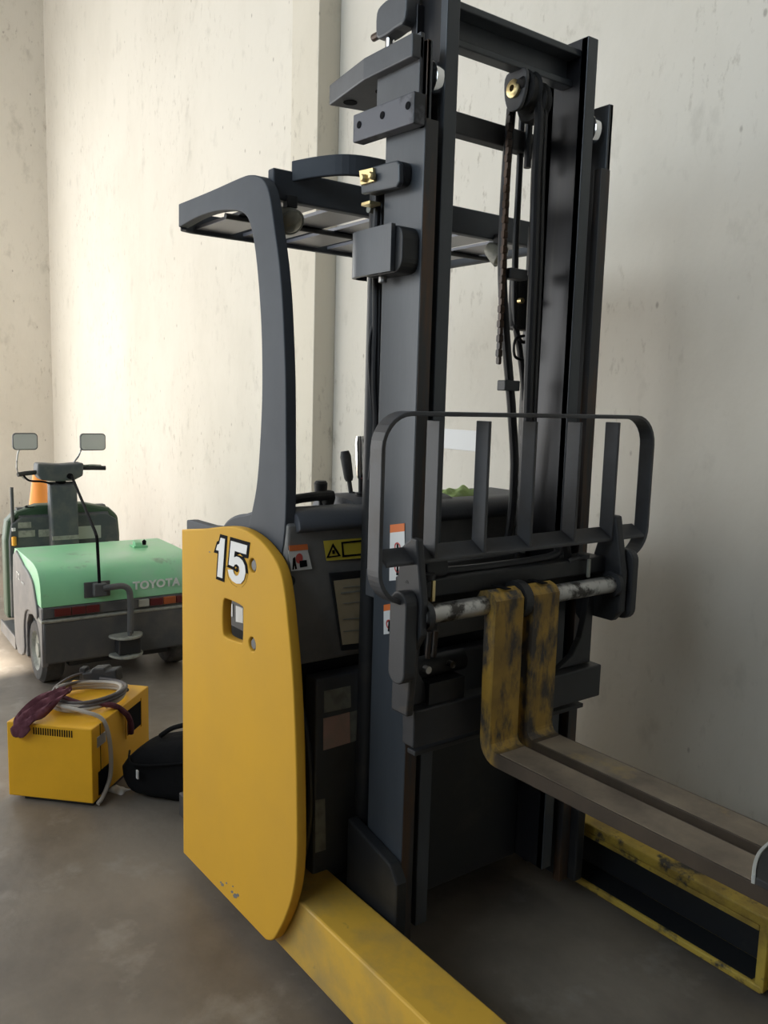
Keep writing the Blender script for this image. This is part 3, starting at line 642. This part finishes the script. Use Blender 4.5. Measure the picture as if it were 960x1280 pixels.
# gussets
for y0, y1, s in ((1.156, 1.30, 1), (1.66, 1.811, -1)):
    pts = [(y0, .795), (y0 + .13, .795), (y0 + .075, .825), (y0 + .045, .87), (y0 + .03, .93), (y0 + .02, 1.0), (y0, 1.0)] if s > 0 else [(y1, .795), (y1 - .13, .795), (y1 - .075, .825), (y1 - .045, .87), (y1 - .03, .93), (y1 - .02, 1.0), (y1, 1.0)]
    obj('carriage_gusset', MB().prism(pts, 'x', -1.475, -1.455), M['carr'], T, .003)
# side shift cylinder details
tc = MB().cyl((-1.48, 1.27, .94), (-1.48, 1.27, .83), .03)
ts = obj('shift_cylinder', MB().cyl((-1.49, 1.20, .87), (-1.49, 1.36, .87), .026, 18).box(-1.50, -1.44, 1.22, 1.33, .793, .845), M['black'], T, 0, True)
for y in (1.24, 1.26): obj('shift_hose', MB().tube([(-1.475, y, .895), (-1.47, y, .96)], .006), M['rail'], ts, 0, True)
for y in (1.225, 1.30): obj('shift_fitting', MB().cyl((-1.465, y, .875), (-1.45, y, .875), .009, 10), M['steel'], ts, 0)
# cast handle bar above beam
tb = [(-1.46, 1.19, 1.098), (-1.46, 1.205, 1.135), (-1.46, 1.235, 1.135), (-1.46, 1.26, 1.105), (-1.46, 1.62, 1.105), (-1.46, 1.66, 1.135), (-1.46, 1.685, 1.14), (-1.46, 1.70, 1.10)]
obj('tilt_bar', MB().tube(smooth(tb, 4, False), .011), M['carr'], T, 0, True)
obj('tilt_bar_boss', MB().prism(rrect(1.205, 1.095, 1.27, 1.14, .015), 'x', -1.475, -1.445), M['carr'], T, .004)
for y in (1.195, 1.725):
    pn = obj('locking_pin', MB().cyl((XC - .035, y, 1.10), (XC - .035, y, 1.112), .017, 14), M['carr'], T, 0, True)
    obj('pin_tab', MB().box(XC - .018, XC - .012, y - .004, y + .005, 1.052, 1.10), M['zinc'] if y < 1.5 else M['greylabel'], pn, .001)
    obj('pin_arm', MB().cyl((XC - .035, y - .06, 1.096), (XC - .035, y, 1.103), .007, 10), M['carr'], pn, 0, True)

# load backrest fence of flat bar
fy0, fy1, fz1, fz0 = 1.048, 1.955, 1.466, 1.085
r = .07
path = []
def arcp(cy, cz, a0, a1, n=7): return [(cy + r * math.cos(math.radians(a0 + (a1 - a0) * k / n)), cz + r * math.sin(math.radians(a0 + (a1 - a0) * k / n))) for k in range(n + 1)]
loop = [(fy0 + .08, fz0 - .03)] + arcp(fy0 + r, fz0 + r - .02, 240, 180) + arcp(fy0 + r, fz1 - r, 180, 90) + arcp(fy1 - r, fz1 - r, 90, 0) + arcp(fy1 - r, fz0 + r + .015, 0, -75)
XB0, XB1 = -1.448, -1.405
fr = obj('load_backrest', MB().strip([(XB0, y, z) for y, z in loop], (XB1 - XB0, 0, 0), -.010), M['fence'], T, .002)
obj('backrest_rail', MB().prism([(XB0, 1.176), (XB1, 1.150), (XB1, 1.142), (XB0, 1.168)], 'y', fy0 + .009, fy1 - .009), M['fence'], fr, .002)
for y in (1.196, 1.344, 1.497, 1.659, 1.808):
    obj('backrest_bar', MB().prism([(XB0, 1.177), (XB1, 1.151), (XB1, fz1 - .0095), (XB0, fz1 - .0095)], 'y', y - .004, y + .005), M['fence'], fr, .0015)

# forks
def fork(y0, y1):
    xf, t = -1.355, .034
    zb, zt = .652, .686
    prof = [(xf - t, 1.052), (xf - t - .004, 1.03), (xf - t, zb + .055)]
    prof += [(xf - t + .055 - .055 * math.cos(math.radians(a)), zb + .055 - .055 * math.sin(math.radians(a))) for a in (15, 30, 45, 60, 75, 90)]
    prof += [(-.45, zb + .006), (-.29, zb + .018), (-.28, zt - .008), (-.30, zt), (xf + .03, zt)]
    prof += [(xf + .022 - .022 * math.sin(math.radians(a)), zt + .022 - .022 * math.cos(math.radians(a))) for a in (20, 45, 70, 90)]
    prof += [(xf, 1.045)] + [(XC + .006 + .036 * math.cos(math.radians(a)), 1.030 + .036 * math.sin(math.radians(a))) for a in (25, 55, 90, 125, 160)]
    o = obj('fork', MB().prism(prof, 'y', y0, y1), M['fork'], T, .004)
    obj('blade_wear_face', MB().box(xf + .03, -.305, y0 + .005, y1 - .005, zt - .0005, zt + .0012), M['fork_top'], o, .0005)
    obj('fork_hook_notch', MB().prism(rrect(y0 + (y1 - y0) * .42, 1.0665, y0 + (y1 - y0) * .62, 1.0685, .0008, 2), 'x', XC - .02, XC + .03), M['ink'], o, 0)
    return o
fork(1.340, 1.432)
fork(1.466, 1.556)
obj('fork_spacer', MB().lathe((XC, 1.449, 1.03), 'y', [(.024, -.012), (.046, -.012), (.046, .012), (.024, .012)], 24), M['black'], T, 0, True)

# ------------------------------------------------------------------ cloth on the console, mat on the forks
ORG = Vector((0, 0, 0))
def crumple(name, cx, cy, z0, lx, ly, h, m, rz, seed, n=18):
    rnd = random.Random(seed); wav = [(rnd.uniform(8, 40), rnd.uniform(8, 40), rnd.uniform(0, 6), rnd.uniform(.3, 1)) for _ in range(7)]
    def H(u, v):
        d = max(0, 1 - (abs(2 * u - 1) ** 3)) * max(0, 1 - abs(2 * v - 1) ** 3)
        s = sum(w[3] * math.sin(w[0] * u * .5 + w[1] * v * .5 + w[2]) for w in wav) / 4
        return .003 + h * d * (.55 + .45 * s)
    mb = MB(); vs = []; fs = []
    for i in range(n + 1):
        for j in range(n + 1):
            u, v = i / n, j / n
            ed = 1 + .12 * math.sin(9 * u + seed) * math.sin(7 * v)
            x = (u - .5) * lx * ed; y = (v - .5) * ly * ed
            vs.append((cx + x * math.cos(rz) - y * math.sin(rz), cy + x * math.sin(rz) + y * math.cos(rz), z0 + max(.003, H(u, v))))
    k = len(vs); vs += [(a, b, z0 + .0005) for a, b, _ in vs]
    for i in range(n):
        for j in range(n):
            a = i * (n + 1) + j; fs.append((a, a + 1, a + n + 2, a + n + 1)); fs.append((k + a, k + a + n + 1, k + a + n + 2, k + a + 1))
    rim = [j for j in range(n + 1)] + [i * (n + 1) + n for i in range(1, n + 1)] + [n * (n + 1) + j for j in range(n - 1, -1, -1)] + [i * (n + 1) for i in range(n - 1, 0, -1)]
    for a, b in zip(rim, rim[1:] + rim[:1]): fs.append((a, b, k + b, k + a))
    mb.add(vs, fs)
    return obj(name, mb, m, None, 0, True, angle=80)
gc = on((574, 622), 'x', -1.95)
tag(crumple('cleaning_cloth', -1.95, gc.y, 1.2095, .10, .17, .035, M['greencloth'], 0.1, 3), 'crumpled green cloth lying on the forklift console', 'cloth')

tm = empty('rubber_mat', (-.6, 1.47, .688))
ORG = Vector((-.6, 1.47, .688))
tag(tm, 'black rubber mat with pale edge lying across the fork blades', 'mat')
e1 = smooth([(-.735, 1.49), (-.733, 1.46), (-.725, 1.415), (-.708, 1.37), (-.69, 1.335)], 4, False)
obj('sheet', MB().prism(e1 + [(-.46, 1.32), (-.46, 1.56), (-.70, 1.58)], 'z', .6882, .702), M['rubber'], tm, .002)
obj('edge_strip', MB().prism(e1 + [(x - .006, y - .002) for x, y in e1[::-1]], 'z', .6882, .705), M['pale'], tm, .001)

# ------------------------------------------------------------------ tow tractor
ORG = Vector((0, 0, 0))
TR = Vector((-4.22, 1.06, 0)); TYAW = math.radians(-2.5)
t = empty('tow_tractor', TR, TYAW)
tag(t, 'green and grey electric tow tractor parked behind the forklift', 'tractor')
TI = (Matrix.Translation(TR) @ Matrix.Rotation(TYAW, 4, 'Z')).inverted()
def tl(px, xw): return TI @ on(px, 'x', xw)          # pixel on a world x plane -> tractor coordinates
TWD = .80
# chassis with wheel cut-outs on the sides
ch = [(-.66, .07), (-.36, .09), (-.36, .20), (-.345, .28), (-.30, .335), (-.21, .355), (-.11, .34), (-.05, .29), (-.03, .20), (-.02, .13), (0, .13), (.012, .36), (0, .43), (-.66, .43)]
obj('chassis_side', MB().prism(ch, 'y', 0, .03), M['tpanel'], t, .006)
obj('chassis_side', MB().prism(ch, 'y', TWD - .03, TWD), M['tpanel'], t, .006)
rearp = [(-.06, .14), (.0, .14), (.022, .34), (.024, .365), (-.06, .365)]
obj('rear_skirt', MB().prism(rearp, 'y', .005, TWD - .005), M['tgrey'], t, .012)
obj('bumper_lip', MB().prism([(-.05, .360), (.028, .360), (.030, .372), (-.05, .380)], 'y', -.004, TWD + .004), M['greylabel'], t, .003)
obj('lamp_strip', MB().box(-.08, .012, .004, TWD - .004, .378, .435), M['tgrey'], t, .006)
obj('chassis_core', MB().box(-.66, -.06, .14, TWD - .14, .10, .44), M['black'], t, .006)
obj('side_cover', MB().prism(smooth([(-.62, .10), (-.40, .10), (-.385, .25), (-.33, .345), (-.2, .375), (-.07, .365), (-.05, .40), (-.09, .47), (-.16, .545), (-.35, .585), (-.62, .60)], 3), 'y', -.010, .012), M['tpanel'], t, .006)
# hood
hp2 = [(.010, .437), (.006, .50), (-.010, .555), (-.045, .600), (-.11, .624), (-.22, .634), (-.58, .636), (-.62, .628), (-.64, .60), (-.64, .437)]
hood = obj('hood', MB().prism(smooth(hp2[:8], 3, False) + hp2[8:], 'y', .0, TWD), M['green'], t, 0, False)
bv = hood.modifiers.new('round', 'BEVEL'); bv.width = .045; bv.segments = 5; bv.limit_method = 'ANGLE'; bv.angle_limit = math.radians(50)
hood.data.polygons.foreach_set('use_smooth', [True] * len(hood.data.polygons))
hn = tl((172, 678), -4.6)
lt_ = obj('hood_latch', MB().box(-.42, -.34, .57, .65, .634, .646).prism([(-.40, .644), (-.34, .644), (-.35, .662), (-.39, .672)], 'y', .58, .62), M['green'], t, .003)
obj('latch_knob', MB().lathe((-.36, .635, .668), 'z', [(0, -.02), (.010, -.02), (.012, 0), (0, .01)], 12), M['ink'], lt_, 0, True)
# lettering on the hood
tp = tl((166, 735), -4.235)
text_mesh('brand_lettering', 'TOYOTA', .058, M['tletters'], t, Matrix(((0, 0, 1, .0125), (1, 0, 0, .452), (0, 1, 0, .483), (0, 0, 0, 1))), .0022, 0, .0012, 1.08)
text_mesh('side_lettering', 'TY2', .05, M['white'], t, Matrix(((1, 0, 0, -.53), (0, 0, -1, -.0115), (0, 1, 0, .49), (0, 0, 0, 1))), .001, .2, .0008, 1.05)
text_mesh('side_lettering', 'electric', .022, M['white'], t, Matrix(((1, 0, 0, -.40), (0, 0, -1, -.0115), (0, 1, 0, .485), (0, 0, 0, 1))), .0, .2, .0008, 1.0)
# tail lamps
for ya, yb, mm in ((.06, .14, 'tlight'), (.143, .21, 'tlight'), (.213, .28, 'tlight'), (.48, .535, 'tclear'), (.54, .61, 'tlight'), (.613, .68, 'tamber'), (.683, .75, 'tlight')):
    obj('tail_lamp', MB().box(.008, .021, ya, yb, .387, .427), M[mm], t, .004)
# tow hitch: bracket, bent arm, coupling
th = obj('release_bracket', MB().box(.012, .055, .245, .31, .475, .54), M['tgrey'], t, .006)
obj('bracket_plate', MB().box(.008, .016, .205, .335, .465, .545), M['tgrey'], th, .003)
obj('release_arm', MB().tube(smooth([(.05, .29, .515), (.06, .34, .52), (.065, .385, .52), (.07, .412, .50), (.07, .42, .45), (.07, .42, .36), (.07, .418, .27)], 4, False), [.016] * 25), M['tgrey'], th, 0, True)
hi = obj('tow_coupling', MB().box(.02, .10, .35, .465, .165, .25), M['black'], t, .008)
obj('coupling_plate', MB().prism(smooth([(.02, .325), (.10, .34), (.13, .40), (.10, .465), (.02, .48)], 4), 'z', .25, .262), M['greylabel'], hi, .003)
obj('coupling_plate', MB().prism(smooth([(.02, .325), (.10, .34), (.13, .40), (.10, .465), (.02, .48)], 4), 'z', .150, .163), M['greylabel'], hi, .003)
obj('coupling_pin', MB().cyl((.085, .41, .15), (.085, .41, .285), .011, 12), M['tgrey'], hi, 0, True)
# wheels
def wheel(c, r, w, par):
    x, y, z = c
    ty = obj('wheel', MB().lathe((x, y, z), 'y', [(r * .62, 0), (r * .9, 0), (r, .02), (r, w - .02), (r * .9, w), (r * .62, w)], 32), M['tyre'], par, 0, True)
    obj('rim', MB().lathe((x, y + .006, z), 'y', [(r * .62, -.006), (r * .56, .012), (r * .25, .02), (r * .22, .0), (0, .0)], 28), M['greylabel'], ty, 0, True)
    return ty
wheel((-.20, .012, .165), .165, .11, t)
w2 = wheel((-.20, TWD - .122, .165), .165, .11, t)
wheel((-1.12, .36, .13), .13, .09, t)
# step platform
obj('step_platform', MB().box(-1.06, -.66, .0, TWD, .075, .12), M['tgrey'], t, .006)
obj('platform_edge', MB().box(-1.06, -.62, -.012, .0, .06, .13), M['tpanel'], t, .003)
# front cowl and dash
cowl = [(.03, .12), (.715, .12), (.715, .60), (.705, .715), (.65, .77), (.50, .805), (.22, .805), (.10, .77), (.045, .715), (.03, .60)]
obj('front_cowl', MB().prism(cowl, 'x', -1.20, -1.08), M['dkgreen'], t, .02)
dash = [(.05, .13), (.695, .13), (.695, .60), (.685, .70), (.62, .74), (.12, .74), (.065, .70), (.05, .60)]
ds = obj('dash_panel', MB().prism(dash, 'x', -1.085, -1.05), M['tdash'], t, .008)
obj('dash_shelf', MB().prism([(-1.08, .73), (-1.05, .73), (-1.14, .785), (-1.19, .785)], 'y', .11, .64), M['tdash'], ds, .004)
for ya, yb, za, zb in ((.10, .175, .675, .71), (.10, .195, .62, .66), (.215, .285, .615, .66), (.445, .585, .585, .665)):
    obj('dash_plate', MB().box(-1.05, -1.046, ya, yb, za, zb), M['greylabel'] if yb < .4 else M['tclear'], ds, .001)
obj('dash_sticker', MB().box(-1.05, -1.046, .63, .668, .50, .56), M['tclear'], ds, .001)
obj('cup_holder', MB().lathe((-1.13, .20, .775), 'z', [(.03, 0), (.045, .018), (.04, .022), (.028, .004), (0, .004)], 20), M['ink'], ds, 0, True)
for y in (.46, .54): obj('dash_button', MB().lathe((-1.12, y, .772), 'z', [(.026, 0), (.026, .016), (.018, .02), (0, .02)], 18), M['tdash'], ds, 0, True)
# steering column and head
obj('steering_column', MB().prism([(-1.045, .45), (-.985, .45), (-.975, .60), (-1.0, .93), (-1.07, .95), (-1.10, .45)], 'y', .275, .435), M['tdash'], t, .012)
obj('column_band', MB().box(-.98, -.974, .278, .432, .60, .625), M['greylabel'], t, .001)
hs = obj('steering_head', MB().prism([(.205, 1.0), (.225, .965), (.30, .955), (.41, .955), (.47, .985), (.475, 1.065), (.44, 1.06), (.35, 1.055), (.21, 1.065)], 'x', -1.12, -.99), M['tdash'], t, .012)
obj('head_neck', MB().cyl((-1.05, .35, .93), (-1.05, .35, .97), .03), M['ink'], hs, 0, True)
obj('handlebar', MB().tube([(-1.03, .21, 1.01), (-1.02, .14, 1.005), (-1.01, .10, 1.0)], .014), M['rubber'], hs, 0, True)
obj('handlebar', MB().tube([(-1.03, .47, 1.03), (-1.02, .53, 1.03), (-1.01, .61, 1.028)], .014), M['rubber'], hs, 0, True)
obj('brake_lever', MB().tube([(-1.02, .47, 1.045), (-1.0, .53, 1.05), (-1.0, .58, 1.045)], .005), M['steel'], hs, 0, True)
obj('horn_button', MB().cyl((-.992, .39, .985), (-.978, .39, .985), .018, 16), M['ink'], hs, 0, True)
obj('head_cable', MB().tube(smooth([(-1.0, .13, .995), (-.99, .16, .965), (-1.0, .24, .955), (-1.03, .31, .93)], 5, False), .006), M['ink'], hs, 0, True)
# release rod to the hitch
obj('release_rod', MB().tube([(-.985, .40, .985), (-.5, .338, .885), (-.03, .277, .792), (.005, .274, .775), (.015, .274, .745), (.03, .277, .54)], .008), M['ink'], t, 0, True)
# mirrors
def mirror(stalk, c, wd, hg):
    st_ = obj('mirror_stalk', MB().tube(smooth(stalk, 5, False), .005), M['steel'], t, 0, True)
    m_ = obj('mirror_housing', MB().prism(rrect(c[1] - wd / 2, c[2] - hg / 2, c[1] + wd / 2, c[2] + hg / 2, .022), 'x', c[0] - .02, c[0]), M['tgrey'], t, .004)
    obj('mirror_face', MB().prism(rrect(c[1] - wd / 2 + .006, c[2] - hg / 2 + .006, c[1] + wd / 2 - .006, c[2] + hg / 2 - .006, .018), 'x', c[0], c[0] + .003), M['mirror'], m_, 0)
mirror([(-1.02, .14, .97), (-1.02, .10, 1.02), (-1.02, .105, 1.12), (-1.02, .12, 1.15)], (-1.0, .145, 1.195), .14, .10)
mirror([(-1.06, .43, 1.06), (-1.06, .46, 1.10), (-1.06, .48, 1.15)], (-1.04, .545, 1.188), .155, .105)
# turn signal and whip
wp = obj('marker_post', MB().cyl((-1.07, .075, .60), (-1.07, .075, .92), .010, 12), M['tgrey'], t, 0, True)
obj('turn_signal', MB().lathe((-1.045, .075, .60), 'z', [(0, -.03), (.014, -.025), (.014, .025), (0, .03)], 14), M['amber'], wp, 0, True)
obj('whip_clip', MB().box(-1.06, -1.04, .065, .085, .66, .68), M['white'], wp, .002)

# traffic cone beyond the tractor
cp = on((50, 640), 'x', -6.6)
cn = empty('traffic_cone', (-6.6, cp.y, 0))
tag(cn, 'orange traffic cone standing beyond the tow tractor', 'cone')
obj('cone_body', MB().lathe((0, 0, 0), 'z', [(.17, .03), (.16, .04), (.04, .90), (.032, .91), (.0, .91)], 24), M['cone'], cn, 0, True)
obj('cone_base', MB().prism(rrect(-.19, -.19, .19, .19, .03), 'z', 0, .03), M['cone'], cn, .006)

# ------------------------------------------------------------------ battery charger
cw, cd, chh = .332, .472, .30
A0 = Vector((-3.147, .661, 0)); CR = math.atan2(.233, .237)
c = empty('battery_charger', A0, CR)
tag(c, 'yellow metal charger box with coiled cable on top, on the floor', 'charger')
obj('housing', MB().box(0, cw, 0, cd, .018, chh), M['charger'], c, .004)
obj('base_feet', MB().box(.05, cw - .01, .02, cd - .02, 0, .018), M['black'], c, .002)
sl = MB()
for k in range(17): sl.box(.105 + k * .0092, .105 + k * .0092 + .0045, -.0012, .002, .262, .288)
obj('vent_slots', sl, M['ink'], c, 0, kind='stuff')
obj('side_seam', MB().box(cw - .001, cw + .0012, .058, .062, .02, chh - .002), M['ink'], c, 0)
gr_ = obj('side_grille', MB().box(cw - .002, cw + .0015, .27, .395, .165, .265), M['ink'], c, 0)
for q in (.262, .395): obj('grille_edge', MB().box(cw - .002, cw + .003, q, q + .008, .155, .275), M['charger'], gr_, .001)
obj('rating_plate', MB().box(cw - .001, cw + .002, .035, .10, .215, .255), M['steel'], c, .001)
obj('cable_entry', MB().box(cw - .001, cw + .002, .04, .12, .03, .12), M['ink'], c, .001)
# cable coil
def coil(cx, cy, rx, ry, z0, turns, rr, m, rz, ph=0, dz=.012):
    P = []; n = int(turns * 28)
    for k in range(n + 1):
        a = ph + 2 * math.pi * k / 28; w = 1 + .05 * math.sin(a * .37 + ph)
        x = rx * w * math.cos(a); y = ry * w * math.sin(a)
        P.append((cx + x * math.cos(rz) - y * math.sin(rz), cy + x * math.sin(rz) + y * math.cos(rz), z0 + dz * k / 28 + .006 * math.sin(2 * a + ph)))
    return P
co = obj('output_cable', MB().tube(coil(.18, .25, .125, .14, chh + .012, 2.6, .008, 'cable', -.5), .008, 8), M['cable'], c, 0, True)
obj('output_cable', MB().tube(coil(.19, .26, .13, .135, chh + .022, 2.2, .008, 'cable_dark', -.4, 1.1), .008, 8), M['cable_dark'], c, 0, True)
obj('lead_cable', MB().tube(smooth([(.07, .16, chh + .03), (.16, .10, chh + .035), (.26, .08, chh + .03), (.325, .085, chh + .008), (.348, .09, .25), (.352, .10, .16), (.352, .09, .08), (.35, .04, .03), (.345, .01, .015)], 6, False), .008, 10), M['cable'], c, 0, True)
obj('lead_cable', MB().tube(smooth([(.10, .20, chh + .03), (.22, .15, chh + .03), (.31, .19, chh + .02), (.345, .24, chh - .03), (.355, .26, .22), (.352, .265, .18)], 6, False), .011, 10), M['maroon'], c, 0, True)
obj('loose_wire', MB().tube(smooth([(.06, .20, chh + .03), (.02, .30, chh + .03), (.04, .38, chh + .045), (.10, .43, chh + .06)], 6, False), .005, 8), M['cable_dark'], c, 0, True)
pg = obj('charging_plug', MB().prism([(.08, chh + .012), (.23, chh + .03), (.225, chh + .085), (.18, chh + .075), (.175, chh + .088), (.12, chh + .08), (.115, chh + .065), (.075, chh + .055)], 'y', .40, .455), M['rubber'], c, .006)
obj('plug_latch', MB().box(.06, .085, .41, .445, chh + .02, chh + .075), M['rubber'], pg, .003)
# maroon rag knotted over the cable
def tr_(p): return Matrix.Translation(A0) @ Matrix.Rotation(CR, 4, 'Z') @ Vector(p)
rg = MB(); vs = []; fs = []; n, m2 = 16, 8
cl_ = smooth([(.13, .20, chh + .060), (.115, .14, chh + .056), (.10, .08, chh + .045), (.085, .02, chh + .026), (.075, -.014, chh + .008), (.065, -.020, chh - .028), (.06, -.020, chh - .048)], 3, False)
for i, p in enumerate(cl_):
    u = i / (len(cl_) - 1); wd = .016 + .034 * math.sin(min(u * 1.25, 1) * math.pi) ** .7
    if u > .75: wd = .042 * (1 - (u - .75) * 2.2)
    for j in range(m2 + 1):
        v = j / m2 - .5
        vs.append(tr_((p[0] + v * 2 * wd, p[1] + (.012 * math.sin(9 * v + 5 * u) if u < .6 else 0), p[2] + .010 * math.sin(14 * v + 8 * u) * (1 if u < .6 else .15) + .002)))
for i in range(len(cl_) - 1):
    for j in range(m2):
        a = i * (m2 + 1) + j; fs.append((a, a + 1, a + m2 + 2, a + m2 + 1))
rg.add(vs, fs)
ro_ = obj('rag', rg, M['maroon'], None, 0, True, angle=80)
so = ro_.modifiers.new('thick', 'SOLIDIFY'); so.thickness = .004; so.offset = 1
tag(ro_, 'maroon rag knotted round the cable on the yellow charger', 'rag')

# paper scrap on the floor
pp = on((147, 988), 'z', 0)
tag(crumple('paper_scrap', pp.x, pp.y, 0, .075, .05, .018, M['white'], .5, 5, 10), 'torn piece of white paper on floor beside the charger', 'paper')

# black bag
bgm = MB(); nn, mm_ = 28, 18; vs = []; fs = []
bo = Vector((-2.835, 1.215, 0)); br = CR - .05
rnd = random.Random(4)
for i in range(mm_ + 1):
    ph = -math.pi / 2 + math.pi * i / mm_
    for j in range(nn):
        th_ = 2 * math.pi * j / nn
        sg = lambda q, e: math.copysign(abs(q) ** e, q)
        x = .235 * sg(math.cos(ph), .45) * sg(math.cos(th_), .5); y = .10 * sg(math.cos(ph), .45) * sg(math.sin(th_), .6); z = .118 + .118 * sg(math.sin(ph), .6)
        tl_ = 1 if z < .12 else 1 - .20 * max(0, -x / .235) * (z - .12) / .09
        z = z * (1 + .30 * (z / .21) * (x / .235) * .6) if z > .1 else z
        w_ = .006 * math.sin(17 * x + 9 * z * 3) + .005 * math.sin(40 * z + 21 * y)
        x *= tl_; y += w_ * (z > .02)
        q = Matrix.Rotation(br, 3, 'Z') @ Vector((x, y, z))
        vs.append(q)
for i in range(mm_):
    for j in range(nn): fs.append((i * nn + j, i * nn + (j + 1) % nn, (i + 1) * nn + (j + 1) % nn, (i + 1) * nn + j))
bgm.add(vs, fs)
be = empty('tool_bag', bo)
tag(be, 'black soft fabric bag on the floor beside the charger', 'bag')
obj('bag_body', bgm, M['bag'], be, 0, True, angle=80)
Rb = Matrix.Rotation(br, 3, 'Z')
obj('bag_handle', MB().tube([Rb @ Vector(p) for p in smooth([(-.10, 0, .22), (-.04, -.01, .262), (.06, -.01, .292), (.14, 0, .30), (.17, 0, .27)], 5, False)], .009), M['bag'], be, 0, True)
obj('bag_strap', MB().tube([Rb @ Vector(p) for p in smooth([(-.20, -.05, .17), (-.16, -.11, .15), (-.05, -.115, .16), (.1, -.112, .19), (.2, -.06, .2)], 5, False)], .004), M['bag'], be, 0, True)
obj('bag_tag', MB().box(-.003, .012, -.003, .003, -.02, .012), M['white'], be, .001).location = Rb @ Vector((-.14, -.108, .115))
